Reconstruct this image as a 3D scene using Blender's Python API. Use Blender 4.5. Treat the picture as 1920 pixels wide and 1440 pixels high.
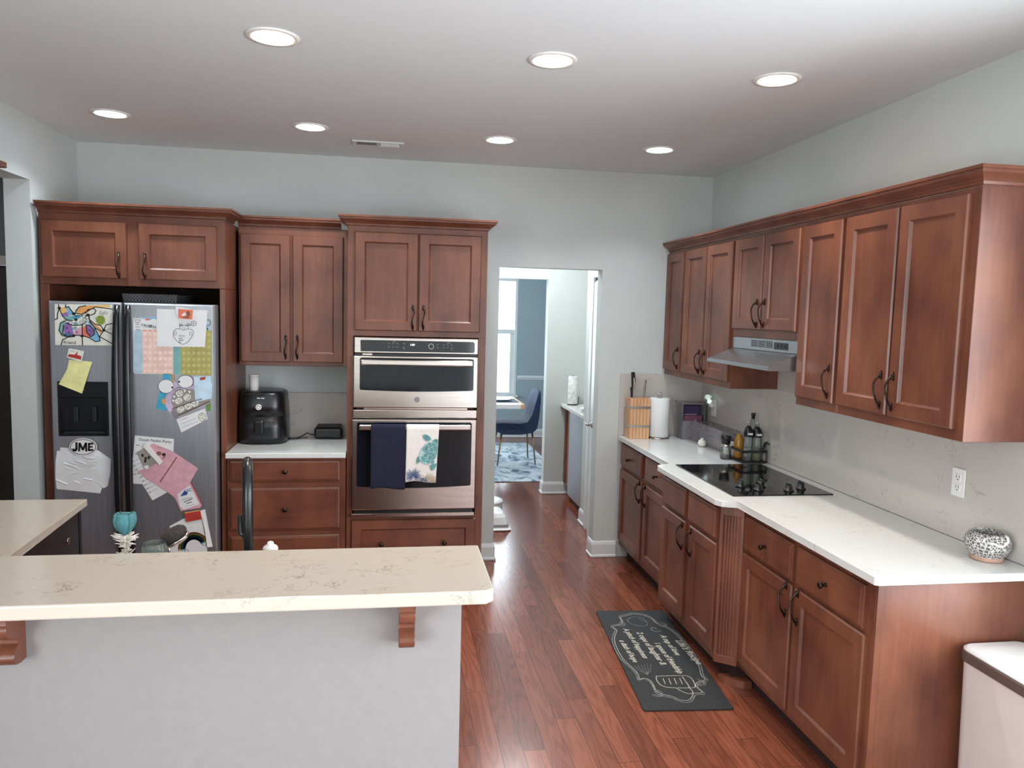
import bpy, bmesh, math, random
from mathutils import Vector, Matrix, geometry
random.seed(7)
for o in list(bpy.data.objects): bpy.data.objects.remove(o)
SC = bpy.context.scene
COL = SC.collection
PI = math.pi

def lin(c):
    return tuple((x/255/12.92 if x/255 <= .04045 else ((x/255+.055)/1.055)**2.4) for x in c[:3]) + (1.0,)

# ---------------------------------------------------------------- camera
cam_d = bpy.data.cameras.new('camera'); cam = bpy.data.objects.new('camera', cam_d); COL.objects.link(cam)
cam_d.sensor_width = 36; cam_d.lens = 26.665; cam_d.clip_start = .05
cr, cu, cf = Vector((.987416, -.156092, .025384)), Vector((-.010648, .094528, .995465)), Vector((.157784, .983209, -.091677))
m = Matrix((cr, cu, -cf)).transposed().to_4x4(); m.translation = (0, 0, 1.78)
cam.matrix_world = m
SC.camera = cam
# ---------------------------------------------------------------- view, world, daylight
SC.view_settings.view_transform = 'Standard'; SC.view_settings.look = 'None'
SC.view_settings.gamma = 1; SC.view_settings.use_curve_mapping = False
SC.view_settings.exposure = 0.24
SC.cycles.use_denoising = True
SC.cycles.max_bounces = 10; SC.cycles.diffuse_bounces = 6; SC.cycles.glossy_bounces = 5; SC.cycles.transmission_bounces = 8
SC.cycles.sample_clamp_indirect = 6; SC.cycles.caustics_reflective = False; SC.cycles.caustics_refractive = False
W = bpy.data.worlds.new('world'); SC.world = W; W.use_nodes = True
bg = W.node_tree.nodes['Background']; bg.inputs[0].default_value = lin((225, 236, 255)); bg.inputs[1].default_value = 2.2

def area(name, loc, rot, sx, sy, power, color, spread=PI):
    d = bpy.data.lights.new(name, 'AREA'); d.shape = 'RECTANGLE'; d.size = sx; d.size_y = sy
    d.energy = power; d.color = color; d.spread = spread
    o = bpy.data.objects.new(name, d); COL.objects.link(o); o.location = loc; o.rotation_euler = rot
    return o
# daylight through the windows of the breakfast side (behind and to the right of the photographer)
area('daylight_right_window', (2.55, -.40, 1.25), (0, PI/2, 0), 2.1, 4.7, 215, (.90, .97, 1))
area('daylight_left_window', (-2.26, -1.05, 1.35), (0, -PI/2, 0), 2.0, 3.1, 190, (.90, .97, 1))
area('daylight_rear_window', (1.78, -3.32, 1.25), (PI/2, 0, 0), .95, 2.1, 12, (.94, .98, 1))
area('daylight_dining_window', (1.24, 10.98, 1.45), (-PI/2, 0, 0), 1.05, 1.6, 70, (.90, .96, 1))
area('daylight_side_window', (-1.75, 9.2, 1.6), (0, -PI/2, 0), 1.5, 1.5, 80, (.9, .96, 1))
area('passage_fill_light', (1.15, 6.45, 2.79), (0, 0, 0), .3, .3, 30, (.93, .97, 1))  # unseen area light without a fixture, added to brighten the passage walls
area('hall_fill_light', (-3.4, 4.6, 2.78), (0, 0, 0), .3, .3, 7, (1, .88, .72))  # added warm fill out of view, no fixture, lifts the dark hall

# ---------------------------------------------------------------- materials
def nd(nt, t, **k):
    n = nt.nodes.new(t)
    for a, v in k.items(): setattr(n, a, v)
    return n
def base(name):
    m = bpy.data.materials.new(name); m.use_nodes = True
    nt = m.node_tree; b = nt.nodes['Principled BSDF']
    return m, nt, b, nt.links.new
def mat(name, c, rough=.5, metal=0, var=.06, scale=8, bump=0, stretch=(1, 1, 1), emit=None, spec=.5, coat=0, trans=0, aniso=0):
    m, nt, b, L = base(name)
    tc = nd(nt, 'ShaderNodeTexCoord'); mp = nd(nt, 'ShaderNodeMapping'); mp.inputs['Scale'].default_value = stretch
    L(tc.outputs['Object'], mp.inputs[0])
    n = nd(nt, 'ShaderNodeTexNoise'); n.inputs['Scale'].default_value = scale; n.inputs['Detail'].default_value = 4
    L(mp.outputs[0], n.inputs['Vector'])
    r = nd(nt, 'ShaderNodeValToRGB')
    lo = tuple(max(0, x*(1-var)) for x in c); hi = tuple(min(255, x*(1+var)) for x in c)
    r.color_ramp.elements[0].color = lin(lo); r.color_ramp.elements[1].color = lin(hi)
    r.color_ramp.elements[0].position = .3; r.color_ramp.elements[1].position = .7
    L(n.outputs['Fac'], r.inputs[0]); L(r.outputs[0], b.inputs['Base Color'])
    b.inputs['Roughness'].default_value = rough; b.inputs['Metallic'].default_value = metal
    b.inputs['Specular IOR Level'].default_value = spec
    b.inputs['Coat Weight'].default_value = coat; b.inputs['Coat Roughness'].default_value = .12
    b.inputs['Transmission Weight'].default_value = trans
    b.inputs['Anisotropic'].default_value = aniso
    if emit:
        b.inputs['Emission Color'].default_value = lin(emit[0]); b.inputs['Emission Strength'].default_value = emit[1]
    if bump:
        bm_ = nd(nt, 'ShaderNodeBump'); bm_.inputs['Strength'].default_value = bump; bm_.inputs['Distance'].default_value = .004
        L(n.outputs['Fac'], bm_.inputs['Height']); L(bm_.outputs[0], b.inputs['Normal'])
    return m
def wood(name, c1, c2, rough=.34, axis=2, spec=.45):
    """stained cherry: soft mottling with a faint long grain along one axis"""
    m, nt, b, L = base(name)
    tc = nd(nt, 'ShaderNodeTexCoord')
    def noise(sc, st, det):
        mp = nd(nt, 'ShaderNodeMapping'); mp.inputs['Scale'].default_value = st
        L(tc.outputs['Object'], mp.inputs[0])
        n = nd(nt, 'ShaderNodeTexNoise'); n.inputs['Scale'].default_value = sc; n.inputs['Detail'].default_value = det
        L(mp.outputs[0], n.inputs['Vector']); return n
    st = [1, 1, 1]; st[axis] = .07
    g = noise(70, tuple(st), 3); k = noise(4.5, (1, 1, .6), 3)
    a = nd(nt, 'ShaderNodeMath', operation='MULTIPLY'); a.inputs[1].default_value = .27; L(g.outputs['Fac'], a.inputs[0])
    s = nd(nt, 'ShaderNodeMath', operation='ADD'); L(a.outputs[0], s.inputs[0]); L(k.outputs['Fac'], s.inputs[1])
    r = nd(nt, 'ShaderNodeValToRGB'); r.color_ramp.elements[0].position = .40; r.color_ramp.elements[1].position = .88
    r.color_ramp.elements[0].color = lin(c1); r.color_ramp.elements[1].color = lin(c2)
    L(s.outputs[0], r.inputs[0]); L(r.outputs[0], b.inputs['Base Color'])
    b.inputs['Roughness'].default_value = rough; b.inputs['Specular IOR Level'].default_value = spec
    return m
def stone(name, c, vein, rough=.16, scale=5):
    m, nt, b, L = base(name)
    tc = nd(nt, 'ShaderNodeTexCoord')
    w = nd(nt, 'ShaderNodeTexNoise'); w.inputs['Scale'].default_value = 3; w.inputs['Detail'].default_value = 5
    L(tc.outputs['Object'], w.inputs['Vector'])
    mx = nd(nt, 'ShaderNodeMix', data_type='VECTOR'); mx.inputs[0].default_value = .25
    L(tc.outputs['Object'], mx.inputs[4]); L(w.outputs['Color'], mx.inputs[5])
    n = nd(nt, 'ShaderNodeTexNoise'); n.inputs['Scale'].default_value = scale*2.2; n.inputs['Detail'].default_value = 6; n.inputs['Roughness'].default_value = .65
    L(mx.outputs[1], n.inputs['Vector'])
    d = nd(nt, 'ShaderNodeMath', operation='SUBTRACT'); d.inputs[1].default_value = .5; L(n.outputs['Fac'], d.inputs[0])
    ab = nd(nt, 'ShaderNodeMath', operation='ABSOLUTE'); L(d.outputs[0], ab.inputs[0])
    r = nd(nt, 'ShaderNodeValToRGB'); r.color_ramp.elements[0].position = 0; r.color_ramp.elements[1].position = .012
    r.color_ramp.elements[0].color = (1, 1, 1, 1); r.color_ramp.elements[1].color = (0, 0, 0, 1)
    L(ab.outputs[0], r.inputs[0])
    p = nd(nt, 'ShaderNodeTexNoise'); p.inputs['Scale'].default_value = scale*1.6; p.inputs['Detail'].default_value = 2
    L(tc.outputs['Object'], p.inputs['Vector'])
    r2 = nd(nt, 'ShaderNodeValToRGB'); r2.color_ramp.elements[0].position = .53; r2.color_ramp.elements[1].position = .72
    L(p.outputs['Fac'], r2.inputs[0])
    mu = nd(nt, 'ShaderNodeMath', operation='MULTIPLY'); L(r.outputs[0], mu.inputs[0]); L(r2.outputs[0], mu.inputs[1])
    c2 = nd(nt, 'ShaderNodeMix', data_type='RGBA'); c2.inputs[6].default_value = lin(c); c2.inputs[7].default_value = lin(vein)
    L(mu.outputs[0], c2.inputs[0])
    L(c2.outputs[2], b.inputs['Base Color']); b.inputs['Roughness'].default_value = rough
    return m
def planks(name):
    m, nt, b, L = base(name)
    tc = nd(nt, 'ShaderNodeTexCoord')
    sp = nd(nt, 'ShaderNodeSeparateXYZ'); L(tc.outputs['Object'], sp.inputs[0])
    dv = nd(nt, 'ShaderNodeMath', operation='DIVIDE'); dv.inputs[1].default_value = .092; L(sp.outputs['X'], dv.inputs[0])
    fl = nd(nt, 'ShaderNodeMath', operation='FLOOR'); L(dv.outputs[0], fl.inputs[0])
    wn = nd(nt, 'ShaderNodeTexWhiteNoise'); wn.noise_dimensions = '1D'; L(fl.outputs[0], wn.inputs['W'])
    ad = nd(nt, 'ShaderNodeMath', operation='MULTIPLY_ADD'); ad.inputs[1].default_value = 9.3; L(wn.outputs['Value'], ad.inputs[0]); L(sp.outputs['Y'], ad.inputs[2])
    mp = nd(nt, 'ShaderNodeCombineXYZ'); L(ad.outputs[0], mp.inputs['X']); L(sp.outputs['X'], mp.inputs['Y'])
    br = nd(nt, 'ShaderNodeTexBrick'); br.offset = 0; br.offset_frequency = 2
    br.inputs['Scale'].default_value = 1; br.inputs['Brick Width'].default_value = 1.15; br.inputs['Row Height'].default_value = .092
    br.inputs['Mortar Size'].default_value = .0011; br.inputs['Mortar Smooth'].default_value = .2; br.inputs['Bias'].default_value = 0
    br.inputs['Color1'].default_value = (0, 0, 0, 1); br.inputs['Color2'].default_value = (1, 1, 1, 1); br.inputs['Mortar'].default_value = (.5, .5, .5, 1)
    L(mp.outputs[0], br.inputs['Vector'])
    # grain: contour lines of a long noise field, shifted plank by plank
    sx = nd(nt, 'ShaderNodeMapping'); sx.inputs['Scale'].default_value = (9, .75, 1); L(tc.outputs['Object'], sx.inputs[0])
    sh = nd(nt, 'ShaderNodeVectorMath', operation='MULTIPLY_ADD'); sh.inputs[1].default_value = (37, 53, 11)
    L(br.outputs['Color'], sh.inputs[0]); L(sx.outputs[0], sh.inputs[2])
    n = nd(nt, 'ShaderNodeTexNoise'); n.inputs['Scale'].default_value = 1.0; n.inputs['Detail'].default_value = 2.5; n.inputs['Roughness'].default_value = .45
    L(sh.outputs[0], n.inputs['Vector'])
    k = nd(nt, 'ShaderNodeMath', operation='MULTIPLY'); k.inputs[1].default_value = 95; L(n.outputs['Fac'], k.inputs[0])
    sn = nd(nt, 'ShaderNodeMath', operation='SINE'); L(k.outputs[0], sn.inputs[0])
    mr = nd(nt, 'ShaderNodeMapRange'); mr.inputs[1].default_value = -1; mr.inputs[2].default_value = 1; L(sn.outputs[0], mr.inputs[0])
    pw = nd(nt, 'ShaderNodeMath', operation='POWER'); pw.inputs[1].default_value = 2.2; L(mr.outputs[0], pw.inputs[0])
    fine = nd(nt, 'ShaderNodeTexNoise'); fine.inputs['Scale'].default_value = 30; fine.inputs['Detail'].default_value = 3
    fm = nd(nt, 'ShaderNodeMapping'); fm.inputs['Scale'].default_value = (6, .3, 1); L(tc.outputs['Object'], fm.inputs[0]); L(fm.outputs[0], fine.inputs['Vector'])
    tone = nd(nt, 'ShaderNodeValToRGB'); e = tone.color_ramp.elements
    e[0].color = lin(FL1); e[1].color = lin(FL2); L(br.outputs['Color'], tone.inputs[0])
    g = nd(nt, 'ShaderNodeMix', data_type='RGBA', blend_type='MULTIPLY'); g.inputs[7].default_value = (.58, .50, .48, 1)
    gm = nd(nt, 'ShaderNodeMath', operation='MULTIPLY'); gm.inputs[1].default_value = .62; L(pw.outputs[0], gm.inputs[0])
    L(gm.outputs[0], g.inputs[0]); L(tone.outputs[0], g.inputs[6])
    g2 = nd(nt, 'ShaderNodeMix', data_type='RGBA', blend_type='MULTIPLY'); g2.inputs[7].default_value = (.72, .68, .66, 1)
    L(fine.outputs['Fac'], g2.inputs[0]); L(g.outputs[2], g2.inputs[6])
    gap = nd(nt, 'ShaderNodeMix', data_type='RGBA'); gap.inputs[7].default_value = lin((45, 22, 18))
    L(br.outputs['Fac'], gap.inputs[0]); L(g2.outputs[2], gap.inputs[6])
    L(gap.outputs[2], b.inputs['Base Color'])
    b.inputs['Roughness'].default_value = .21; b.inputs['Specular IOR Level'].default_value = .5
    bp = nd(nt, 'ShaderNodeBump'); bp.inputs['Strength'].default_value = .05; bp.inputs['Distance'].default_value = .002
    hh = nd(nt, 'ShaderNodeMath', operation='SUBTRACT'); hh.inputs[0].default_value = .5; L(br.outputs['Fac'], hh.inputs[1])
    L(hh.outputs[0], bp.inputs['Height']); L(bp.outputs[0], b.inputs['Normal'])
    return m
def clear(name, tint, gloss=.12, opac=.18, rough=.05):
    """thin clear plastic or a window pane: mostly lets light through, with a gloss and a slight tint"""
    m, nt, b, L = base(name)
    out = nt.nodes['Material Output']
    tr = nd(nt, 'ShaderNodeBsdfTransparent'); tr.inputs[0].default_value = lin(tint)
    n = nd(nt, 'ShaderNodeTexNoise'); n.inputs['Scale'].default_value = 12
    r = nd(nt, 'ShaderNodeMapRange'); r.inputs[3].default_value = opac*.7; r.inputs[4].default_value = opac*1.3; L(n.outputs['Fac'], r.inputs[0])
    b.inputs['Base Color'].default_value = lin(tint); b.inputs['Roughness'].default_value = rough
    mx = nd(nt, 'ShaderNodeMixShader'); L(r.outputs[0], mx.inputs[0]); L(tr.outputs[0], mx.inputs[1]); L(b.outputs[0], mx.inputs[2])
    gl = nd(nt, 'ShaderNodeBsdfGlossy'); gl.inputs['Roughness'].default_value = rough
    fr = nd(nt, 'ShaderNodeFresnel'); fr.inputs[0].default_value = 1.25
    m2 = nd(nt, 'ShaderNodeMixShader'); L(fr.outputs[0], m2.inputs[0]); L(mx.outputs[0], m2.inputs[1]); L(gl.outputs[0], m2.inputs[2])
    L(m2.outputs[0], out.inputs[0]); return m
def rugmat(name):
    m, nt, b, L = base(name)
    tc = nd(nt, 'ShaderNodeTexCoord'); mp = nd(nt, 'ShaderNodeMapping'); mp.inputs['Scale'].default_value = (1, .6, 1); L(tc.outputs['Object'], mp.inputs[0])
    n = nd(nt, 'ShaderNodeTexNoise'); n.inputs['Scale'].default_value = 6; n.inputs['Detail'].default_value = 8; n.inputs['Roughness'].default_value = .7
    n.inputs['Distortion'].default_value = 1.2; L(mp.outputs[0], n.inputs['Vector'])
    r = nd(nt, 'ShaderNodeValToRGB'); e = r.color_ramp.elements
    e[0].position = .38; e[0].color = lin((70, 90, 112)); e[1].position = .56; e[1].color = lin((196, 204, 208))
    x = e.new(.46); x.color = lin((150, 168, 180))
    L(n.outputs['Fac'], r.inputs[0]); L(r.outputs[0], b.inputs['Base Color']); b.inputs['Roughness'].default_value = .95
    return m
def jarmat(name):
    """grey ceramic with a white carved net of small triangles"""
    m, nt, b, L = base(name)
    tc = nd(nt, 'ShaderNodeTexCoord'); v = nd(nt, 'ShaderNodeTexVoronoi'); v.feature = 'DISTANCE_TO_EDGE'; v.inputs['Scale'].default_value = 92
    L(tc.outputs['Object'], v.inputs['Vector'])
    r = nd(nt, 'ShaderNodeValToRGB'); e = r.color_ramp.elements
    e[0].position = .05; e[0].color = lin((206, 204, 200)); e[1].position = .12; e[1].color = lin((92, 88, 86))
    L(v.outputs['Distance'], r.inputs[0]); L(r.outputs[0], b.inputs['Base Color']); b.inputs['Roughness'].default_value = .35
    bp = nd(nt, 'ShaderNodeBump'); bp.inputs['Strength'].default_value = .6; bp.inputs['Distance'].default_value = .002; bp.invert = True
    L(v.outputs['Distance'], bp.inputs['Height']); L(bp.outputs[0], b.inputs['Normal'])
    return m
def perforated(name):
    m, nt, b, L = base(name)
    tc = nd(nt, 'ShaderNodeTexCoord'); ck = nd(nt, 'ShaderNodeTexChecker'); ck.inputs['Scale'].default_value = 110
    ck.inputs[1].default_value = lin((34, 34, 36)); ck.inputs[2].default_value = lin((84, 84, 88))
    L(tc.outputs['Object'], ck.inputs[0]); L(ck.outputs[0], b.inputs['Base Color']); b.inputs['Roughness'].default_value = .6
    return m

FL1, FL2 = (108, 58, 43), (144, 84, 63)
M = {}
M['wall'] = mat('wall_paint', (194, 198, 195), .6, var=.012, scale=3, bump=.02)
M['ceil'] = mat('ceiling_paint', (222, 228, 230), .8, var=.006, scale=3)
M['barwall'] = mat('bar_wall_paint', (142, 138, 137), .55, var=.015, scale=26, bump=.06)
M['trim'] = mat('white_trim_paint', (214, 216, 216), .35, var=.01)
M['dining'] = mat('dining_wall_paint', (150, 166, 172), .7, var=.012, scale=3)
M['hall'] = mat('hall_wall_paint', (128, 138, 142), .7, var=.012, scale=3)
M['floor'] = planks('oak_floor_boards')
M['wood'] = wood('cherry_cabinet_wood', (83, 45, 34), (128, 78, 57))
M['woodh'] = wood('cherry_cabinet_wood_level_grain', (83, 45, 34), (128, 78, 57), axis=0)
M['woody'] = wood('cherry_cabinet_wood_depth_grain', (83, 45, 34), (128, 78, 57), axis=1)
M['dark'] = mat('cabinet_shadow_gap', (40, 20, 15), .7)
M['bronze'] = mat('oil_rubbed_bronze', (58, 44, 38), .3, metal=.85, var=.25, scale=90)
M['quartz'] = stone('cream_quartz', (190, 180, 167), (128, 116, 108))
M['quartzw'] = stone('pale_quartz', (212, 213, 211), (160, 152, 146))
M['splash'] = stone('quartz_backsplash', (190, 184, 178), (140, 134, 130), rough=.2)
M['steel'] = mat('brushed_stainless', (194, 184, 177), .2, metal=1, var=.03, scale=60, stretch=(.05, 1, 1), aniso=.3)
M['hood'] = mat('satin_steel', (166, 168, 172), .27, metal=.9, var=.03, scale=60)
M['fsteel'] = mat('dark_stainless', (176, 178, 184), .42, metal=.9, var=.04, scale=60, stretch=(1, 1, .05))
M['black'] = mat('black_plastic', (18, 18, 20), .3, var=.2)
M['blackm'] = mat('matt_black', (24, 24, 26), .55, var=.2)
M['glassb'] = mat('black_glass', (10, 11, 13), .06, var=.2, spec=.6)
M['ovenglass'] = mat('dark_oven_glass', (16, 22, 28), .07, var=.2, spec=.35)
M['white'] = mat('white_plastic', (226, 224, 222), .35, var=.02)
M['paper'] = mat('white_paper', (222, 222, 222), .8, var=.015, scale=14)
M['cream'] = mat('cream_paper', (222, 220, 208), .8, var=.02, scale=14)
M['ink'] = mat('black_ink', (30, 28, 32), .8)
M['grey'] = mat('grey_ink', (128, 126, 130), .8)
for k, c in dict(yellow=(222, 218, 150), pink=(208, 158, 170), salmon=(228, 194, 180), salmond=(236, 208, 196), bluec=(170, 192, 206), greenc=(168, 162, 96), greend=(184, 178, 116),
                 teal=(66, 160, 190), purple=(142, 104, 168), lilac=(196, 178, 204), orange=(224, 160, 96), red=(176, 52, 44), lightblue=(190, 214, 230),
                 green=(96, 140, 66), mint=(122, 172, 170), brown=(120, 80, 66), lime=(164, 186, 70), coral=(222, 118, 92), blue=(72, 112, 150), navyink=(44, 70, 140), goldp=(222, 178, 96), kraft=(150, 142, 136), skyb=(120, 176, 206)).items():
    M[k] = mat(k + '_colour', c, .75, var=.05, scale=20)
M['bagtint'] = clear('tinted_clear_bag', (176, 156, 160), opac=.45)
M['navy'] = mat('navy_terry', (20, 23, 46), .95, var=.2, scale=160, bump=.6)
M['cotton'] = mat('white_cotton', (226, 220, 216), .9, var=.02, scale=60, bump=.1)
M['turtle'] = mat('sea_green_print', (96, 146, 148), .9, var=.14, scale=40)
M['turtlel'] = mat('pale_green_print', (168, 198, 196), .9, var=.1, scale=40)
M['coralb'] = mat('blue_coral_print', (54, 78, 124), .9, var=.1, scale=40)
M['coralt'] = mat('tan_coral_print', (190, 168, 134), .9, var=.1, scale=40)
M['beech'] = wood('pale_beech', (196, 146, 106), (224, 178, 138), .5)
M['chalk'] = mat('chalk_print', (176, 172, 160), .9, var=.16, scale=90)
M['chalkd'] = mat('faint_chalk_print', (108, 106, 106), .9, var=.3, scale=70)
M['mat'] = mat('charcoal_mat_rubber', (33, 34, 36), .8, var=.12, scale=60)
M['binbody'] = mat('pale_bin_plastic', (212, 200, 197), .45, var=.01)
M['canrim'] = mat('taupe_bin_rim', (104, 88, 84), .35, metal=.3, var=.05)
M['bluefab'] = mat('blue_velvet', (33, 48, 76), .85, var=.12, scale=30)
M['brass'] = mat('aged_brass', (150, 124, 90), .35, metal=.8)
M['clear'] = clear('clear_plastic', (228, 224, 228), opac=.24)
M['pane'] = clear('window_glass', (244, 248, 250), opac=.02, rough=.02)
M['amber'] = clear('amber_oil', (206, 150, 60), opac=.5)
M['oil'] = clear('green_oil', (150, 140, 50), opac=.45)
M['glass'] = clear('clear_glass', (222, 228, 224), opac=.12)
M['rug'] = rugmat('blue_grey_rug_pile')
M['jar'] = jarmat('carved_ceramic')
M['terra'] = mat('bare_clay', (176, 140, 122), .7)
M['perf'] = perforated('perforated_dark_tray')
M['bristle'] = mat('white_bristle', (222, 214, 204), .8)
M['tealfoam'] = mat('teal_sponge', (70, 120, 124), .9, var=.06, scale=90, bump=.5)
M['warmbulb'] = mat('warm_lit_bulb', (255, 240, 220), .4, emit=((255, 226, 196), 30))
M['coolbulb'] = mat('cool_lit_bulb', (240, 250, 255), .4, emit=((228, 244, 255), 30))
M['baffle'] = mat('white_lamp_baffle', (236, 234, 230), .4, var=.01)
M['glow'] = mat('lit_night_light', (214, 226, 222), .4, emit=((236, 255, 250), .6))
M['screen'] = mat('lit_display', (220, 220, 220), .5, emit=((235, 235, 240), .9))
M['marks'] = mat('pale_panel_marks', (120, 122, 126), .6)

# ---------------------------------------------------------------- mesh helpers
WL = {}                       # world place of every parent made here (all unrotated)
class MB:
    def __init__(s, m=None):
        s.b = bmesh.new(); s.mats = []; s.i = 0
        if m: s.use(m)
    def use(s, m):
        m = M[m] if isinstance(m, str) else m
        if m not in s.mats: s.mats.append(m)
        s.i = s.mats.index(m); return s
    def face(s, pts, sm=False):
        vs = [s.b.verts.new(p) for p in pts]
        f = s.b.faces.new(vs); f.material_index = s.i; f.smooth = sm; return f
    def grid(s, rows, close_u=False, close_v=False, sm=True):
        """rows of points, quads between"""
        V = [[s.b.verts.new(p) for p in r] for r in rows]
        nr, nc = len(V), len(V[0])
        for i in range(nr if close_v else nr-1):
            for j in range(nc if close_u else nc-1):
                a, b, c, d = V[i][j], V[i][(j+1) % nc], V[(i+1) % nr][(j+1) % nc], V[(i+1) % nr][j]
                try:
                    f = s.b.faces.new((a, b, c, d)); f.material_index = s.i; f.smooth = sm
                except ValueError: pass
        return V
    def cap(s, vs, sm=False):
        try:
            f = s.b.faces.new(vs); f.material_index = s.i; f.smooth = sm
        except ValueError: pass
    def box(s, x0, x1, y0, y1, z0, z1, bev=0, seg=1):
        t = bmesh.new()
        bmesh.ops.create_cube(t, size=1)
        for v in t.verts: v.co = Vector(((x0+x1)/2+v.co.x*(x1-x0), (y0+y1)/2+v.co.y*(y1-y0), (z0+z1)/2+v.co.z*(z1-z0)))
        if bev: bmesh.ops.bevel(t, geom=list(t.edges), offset=min(bev, .45*min(abs(x1-x0), abs(y1-y0), abs(z1-z0))), segments=seg, affect='EDGES', profile=.5)
        s.merge(t); return s
    def merge(s, t, sm=False, mtx=None):
        mp = {}
        for v in t.verts: mp[v] = s.b.verts.new(mtx @ v.co if mtx else v.co)
        for f in t.faces:
            nf = s.b.faces.new([mp[v] for v in f.verts]); nf.material_index = s.i; nf.smooth = sm or f.smooth
        t.free()
    def obox(s, O, U, V, Wd, w, h, d, bev=0, seg=1):
        """box with a corner at O, along U (w), V (h), Wd (d)"""
        t = bmesh.new(); bmesh.ops.create_cube(t, size=1)
        for v in t.verts: v.co = O + U*(w*(v.co.x+.5)) + V*(h*(v.co.y+.5)) + Wd*(d*(v.co.z+.5))
        if bev: bmesh.ops.bevel(t, geom=list(t.edges), offset=bev, segments=seg, affect='EDGES', profile=.5)
        s.merge(t); return s
    def prism(s, poly, h, O=Vector((0, 0, 0)), U=Vector((1, 0, 0)), V=Vector((0, 1, 0)), Wd=Vector((0, 0, 1)), bev=0, seg=2, sm=False):
        t = bmesh.new()
        a = [t.verts.new(O+U*p[0]+V*p[1]) for p in poly]; b_ = [t.verts.new(O+U*p[0]+V*p[1]+Wd*h) for p in poly]
        t.faces.new(a[::-1]); t.faces.new(b_)
        for i in range(len(poly)):
            j = (i+1) % len(poly); f = t.faces.new((a[i], a[j], b_[j], b_[i])); f.smooth = sm
        if bev: bmesh.ops.bevel(t, geom=list(t.edges), offset=bev, segments=seg, affect='EDGES', profile=.5)
        s.merge(t); return s
    def lathe(s, prof, O, axis=Vector((0, 0, 1)), n=24, sm=True, caps=True):
        axis = axis.normalized(); u = axis.orthogonal().normalized(); v = axis.cross(u)
        rows = [[O+axis*h+(u*math.cos(2*PI*k/n)+v*math.sin(2*PI*k/n))*r for k in range(n)] for r, h in prof]
        V = s.grid(rows, close_u=True, sm=sm)
        if caps: s.cap(V[0][::-1]); s.cap(V[-1])
        return s
    def tube(s, pts, rad, n=8, sm=True, caps=True):
        pts = [Vector(p) for p in pts]
        if not hasattr(rad, '__len__'): rad = [rad]*len(pts)
        rows = []; up = None
        for i, p in enumerate(pts):
            t = (pts[min(i+1, len(pts)-1)]-pts[max(i-1, 0)]).normalized()
            if up is None: up = t.orthogonal().normalized()
            up = (up - t*up.dot(t)).normalized(); v = t.cross(up)
            rows.append([p+(up*math.cos(2*PI*k/n)+v*math.sin(2*PI*k/n))*rad[i] for k in range(n)])
        V = s.grid(rows, close_u=True, sm=sm)
        if caps: s.cap(V[0][::-1]); s.cap(V[-1])
        return s
    def ball(s, c, r, n=16, sq=(1, 1, 1)):
        t = bmesh.new(); bmesh.ops.create_uvsphere(t, u_segments=n, v_segments=max(6, n*2//3), radius=1)
        for v in t.verts: v.co = Vector((c[0]+v.co.x*r*sq[0], c[1]+v.co.y*r*sq[1], c[2]+v.co.z*r*sq[2]))
        s.merge(t, sm=True); return s
    def text(s, txt, size, O, U, V, align='LEFT', shear=0, extr=0, bold=0):
        cu_ = bpy.data.curves.new('t', 'FONT'); cu_.body = txt; cu_.size = size; cu_.align_x = align; cu_.shear = shear; cu_.resolution_u = 2; cu_.offset = bold
        ob = bpy.data.objects.new('t', cu_); me = bpy.data.meshes.new_from_object(ob)
        Wd = U.cross(V); vs = [s.b.verts.new(O+U*v.co.x+V*v.co.y) for v in me.vertices]
        for p in me.polygons:
            try:
                f = s.b.faces.new([vs[i] for i in p.vertices]); f.material_index = s.i
            except ValueError: pass
        bpy.data.objects.remove(ob); bpy.data.curves.remove(cu_); bpy.data.meshes.remove(me); return s

def build(name, mb, parent=None, recalc=True, at=None):
    if recalc: bmesh.ops.recalc_face_normals(mb.b, faces=list(mb.b.faces))
    o0 = Vector(WL[parent]) if parent else Vector(at or (0, 0, 0))
    for v in mb.b.verts: v.co -= o0
    me = bpy.data.meshes.new(name); mb.b.to_mesh(me); mb.b.free()
    for m_ in mb.mats: me.materials.append(m_)
    o = bpy.data.objects.new(name, me); COL.objects.link(o)
    if parent: o.parent = parent
    else: o.location = o0
    WL[o] = o0
    return o
def tag(o, label, cat, group=None):
    o['label'] = label; o['category'] = cat
    if group: o['group'] = group
    return o
def thing(name, loc, label, cat, group=None):
    o = bpy.data.objects.new(name, None); COL.objects.link(o); o.location = loc; o.empty_display_size = .1
    WL[o] = Vector(loc); return tag(o, label, cat, group)
def struct(name, mb, at=None):
    o = build(name, mb, at=at); o['kind'] = 'structure'; return o
def dup(root, loc, label=None, group=None, rotz=None):
    r = root.copy(); COL.objects.link(r); r.location = loc; WL[r] = Vector(loc)
    if label: r['label'] = label
    if group: r['group'] = group
    if rotz is not None: r.rotation_euler = (0, 0, rotz)
    for ch in list(root.children):
        c = ch.copy(); COL.objects.link(c); c.parent = r
        for g in ch.children:
            d = g.copy(); COL.objects.link(d); d.parent = c
    return r
X, Y, Z = Vector((1, 0, 0)), Vector((0, 1, 0)), Vector((0, 0, 1))

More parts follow.
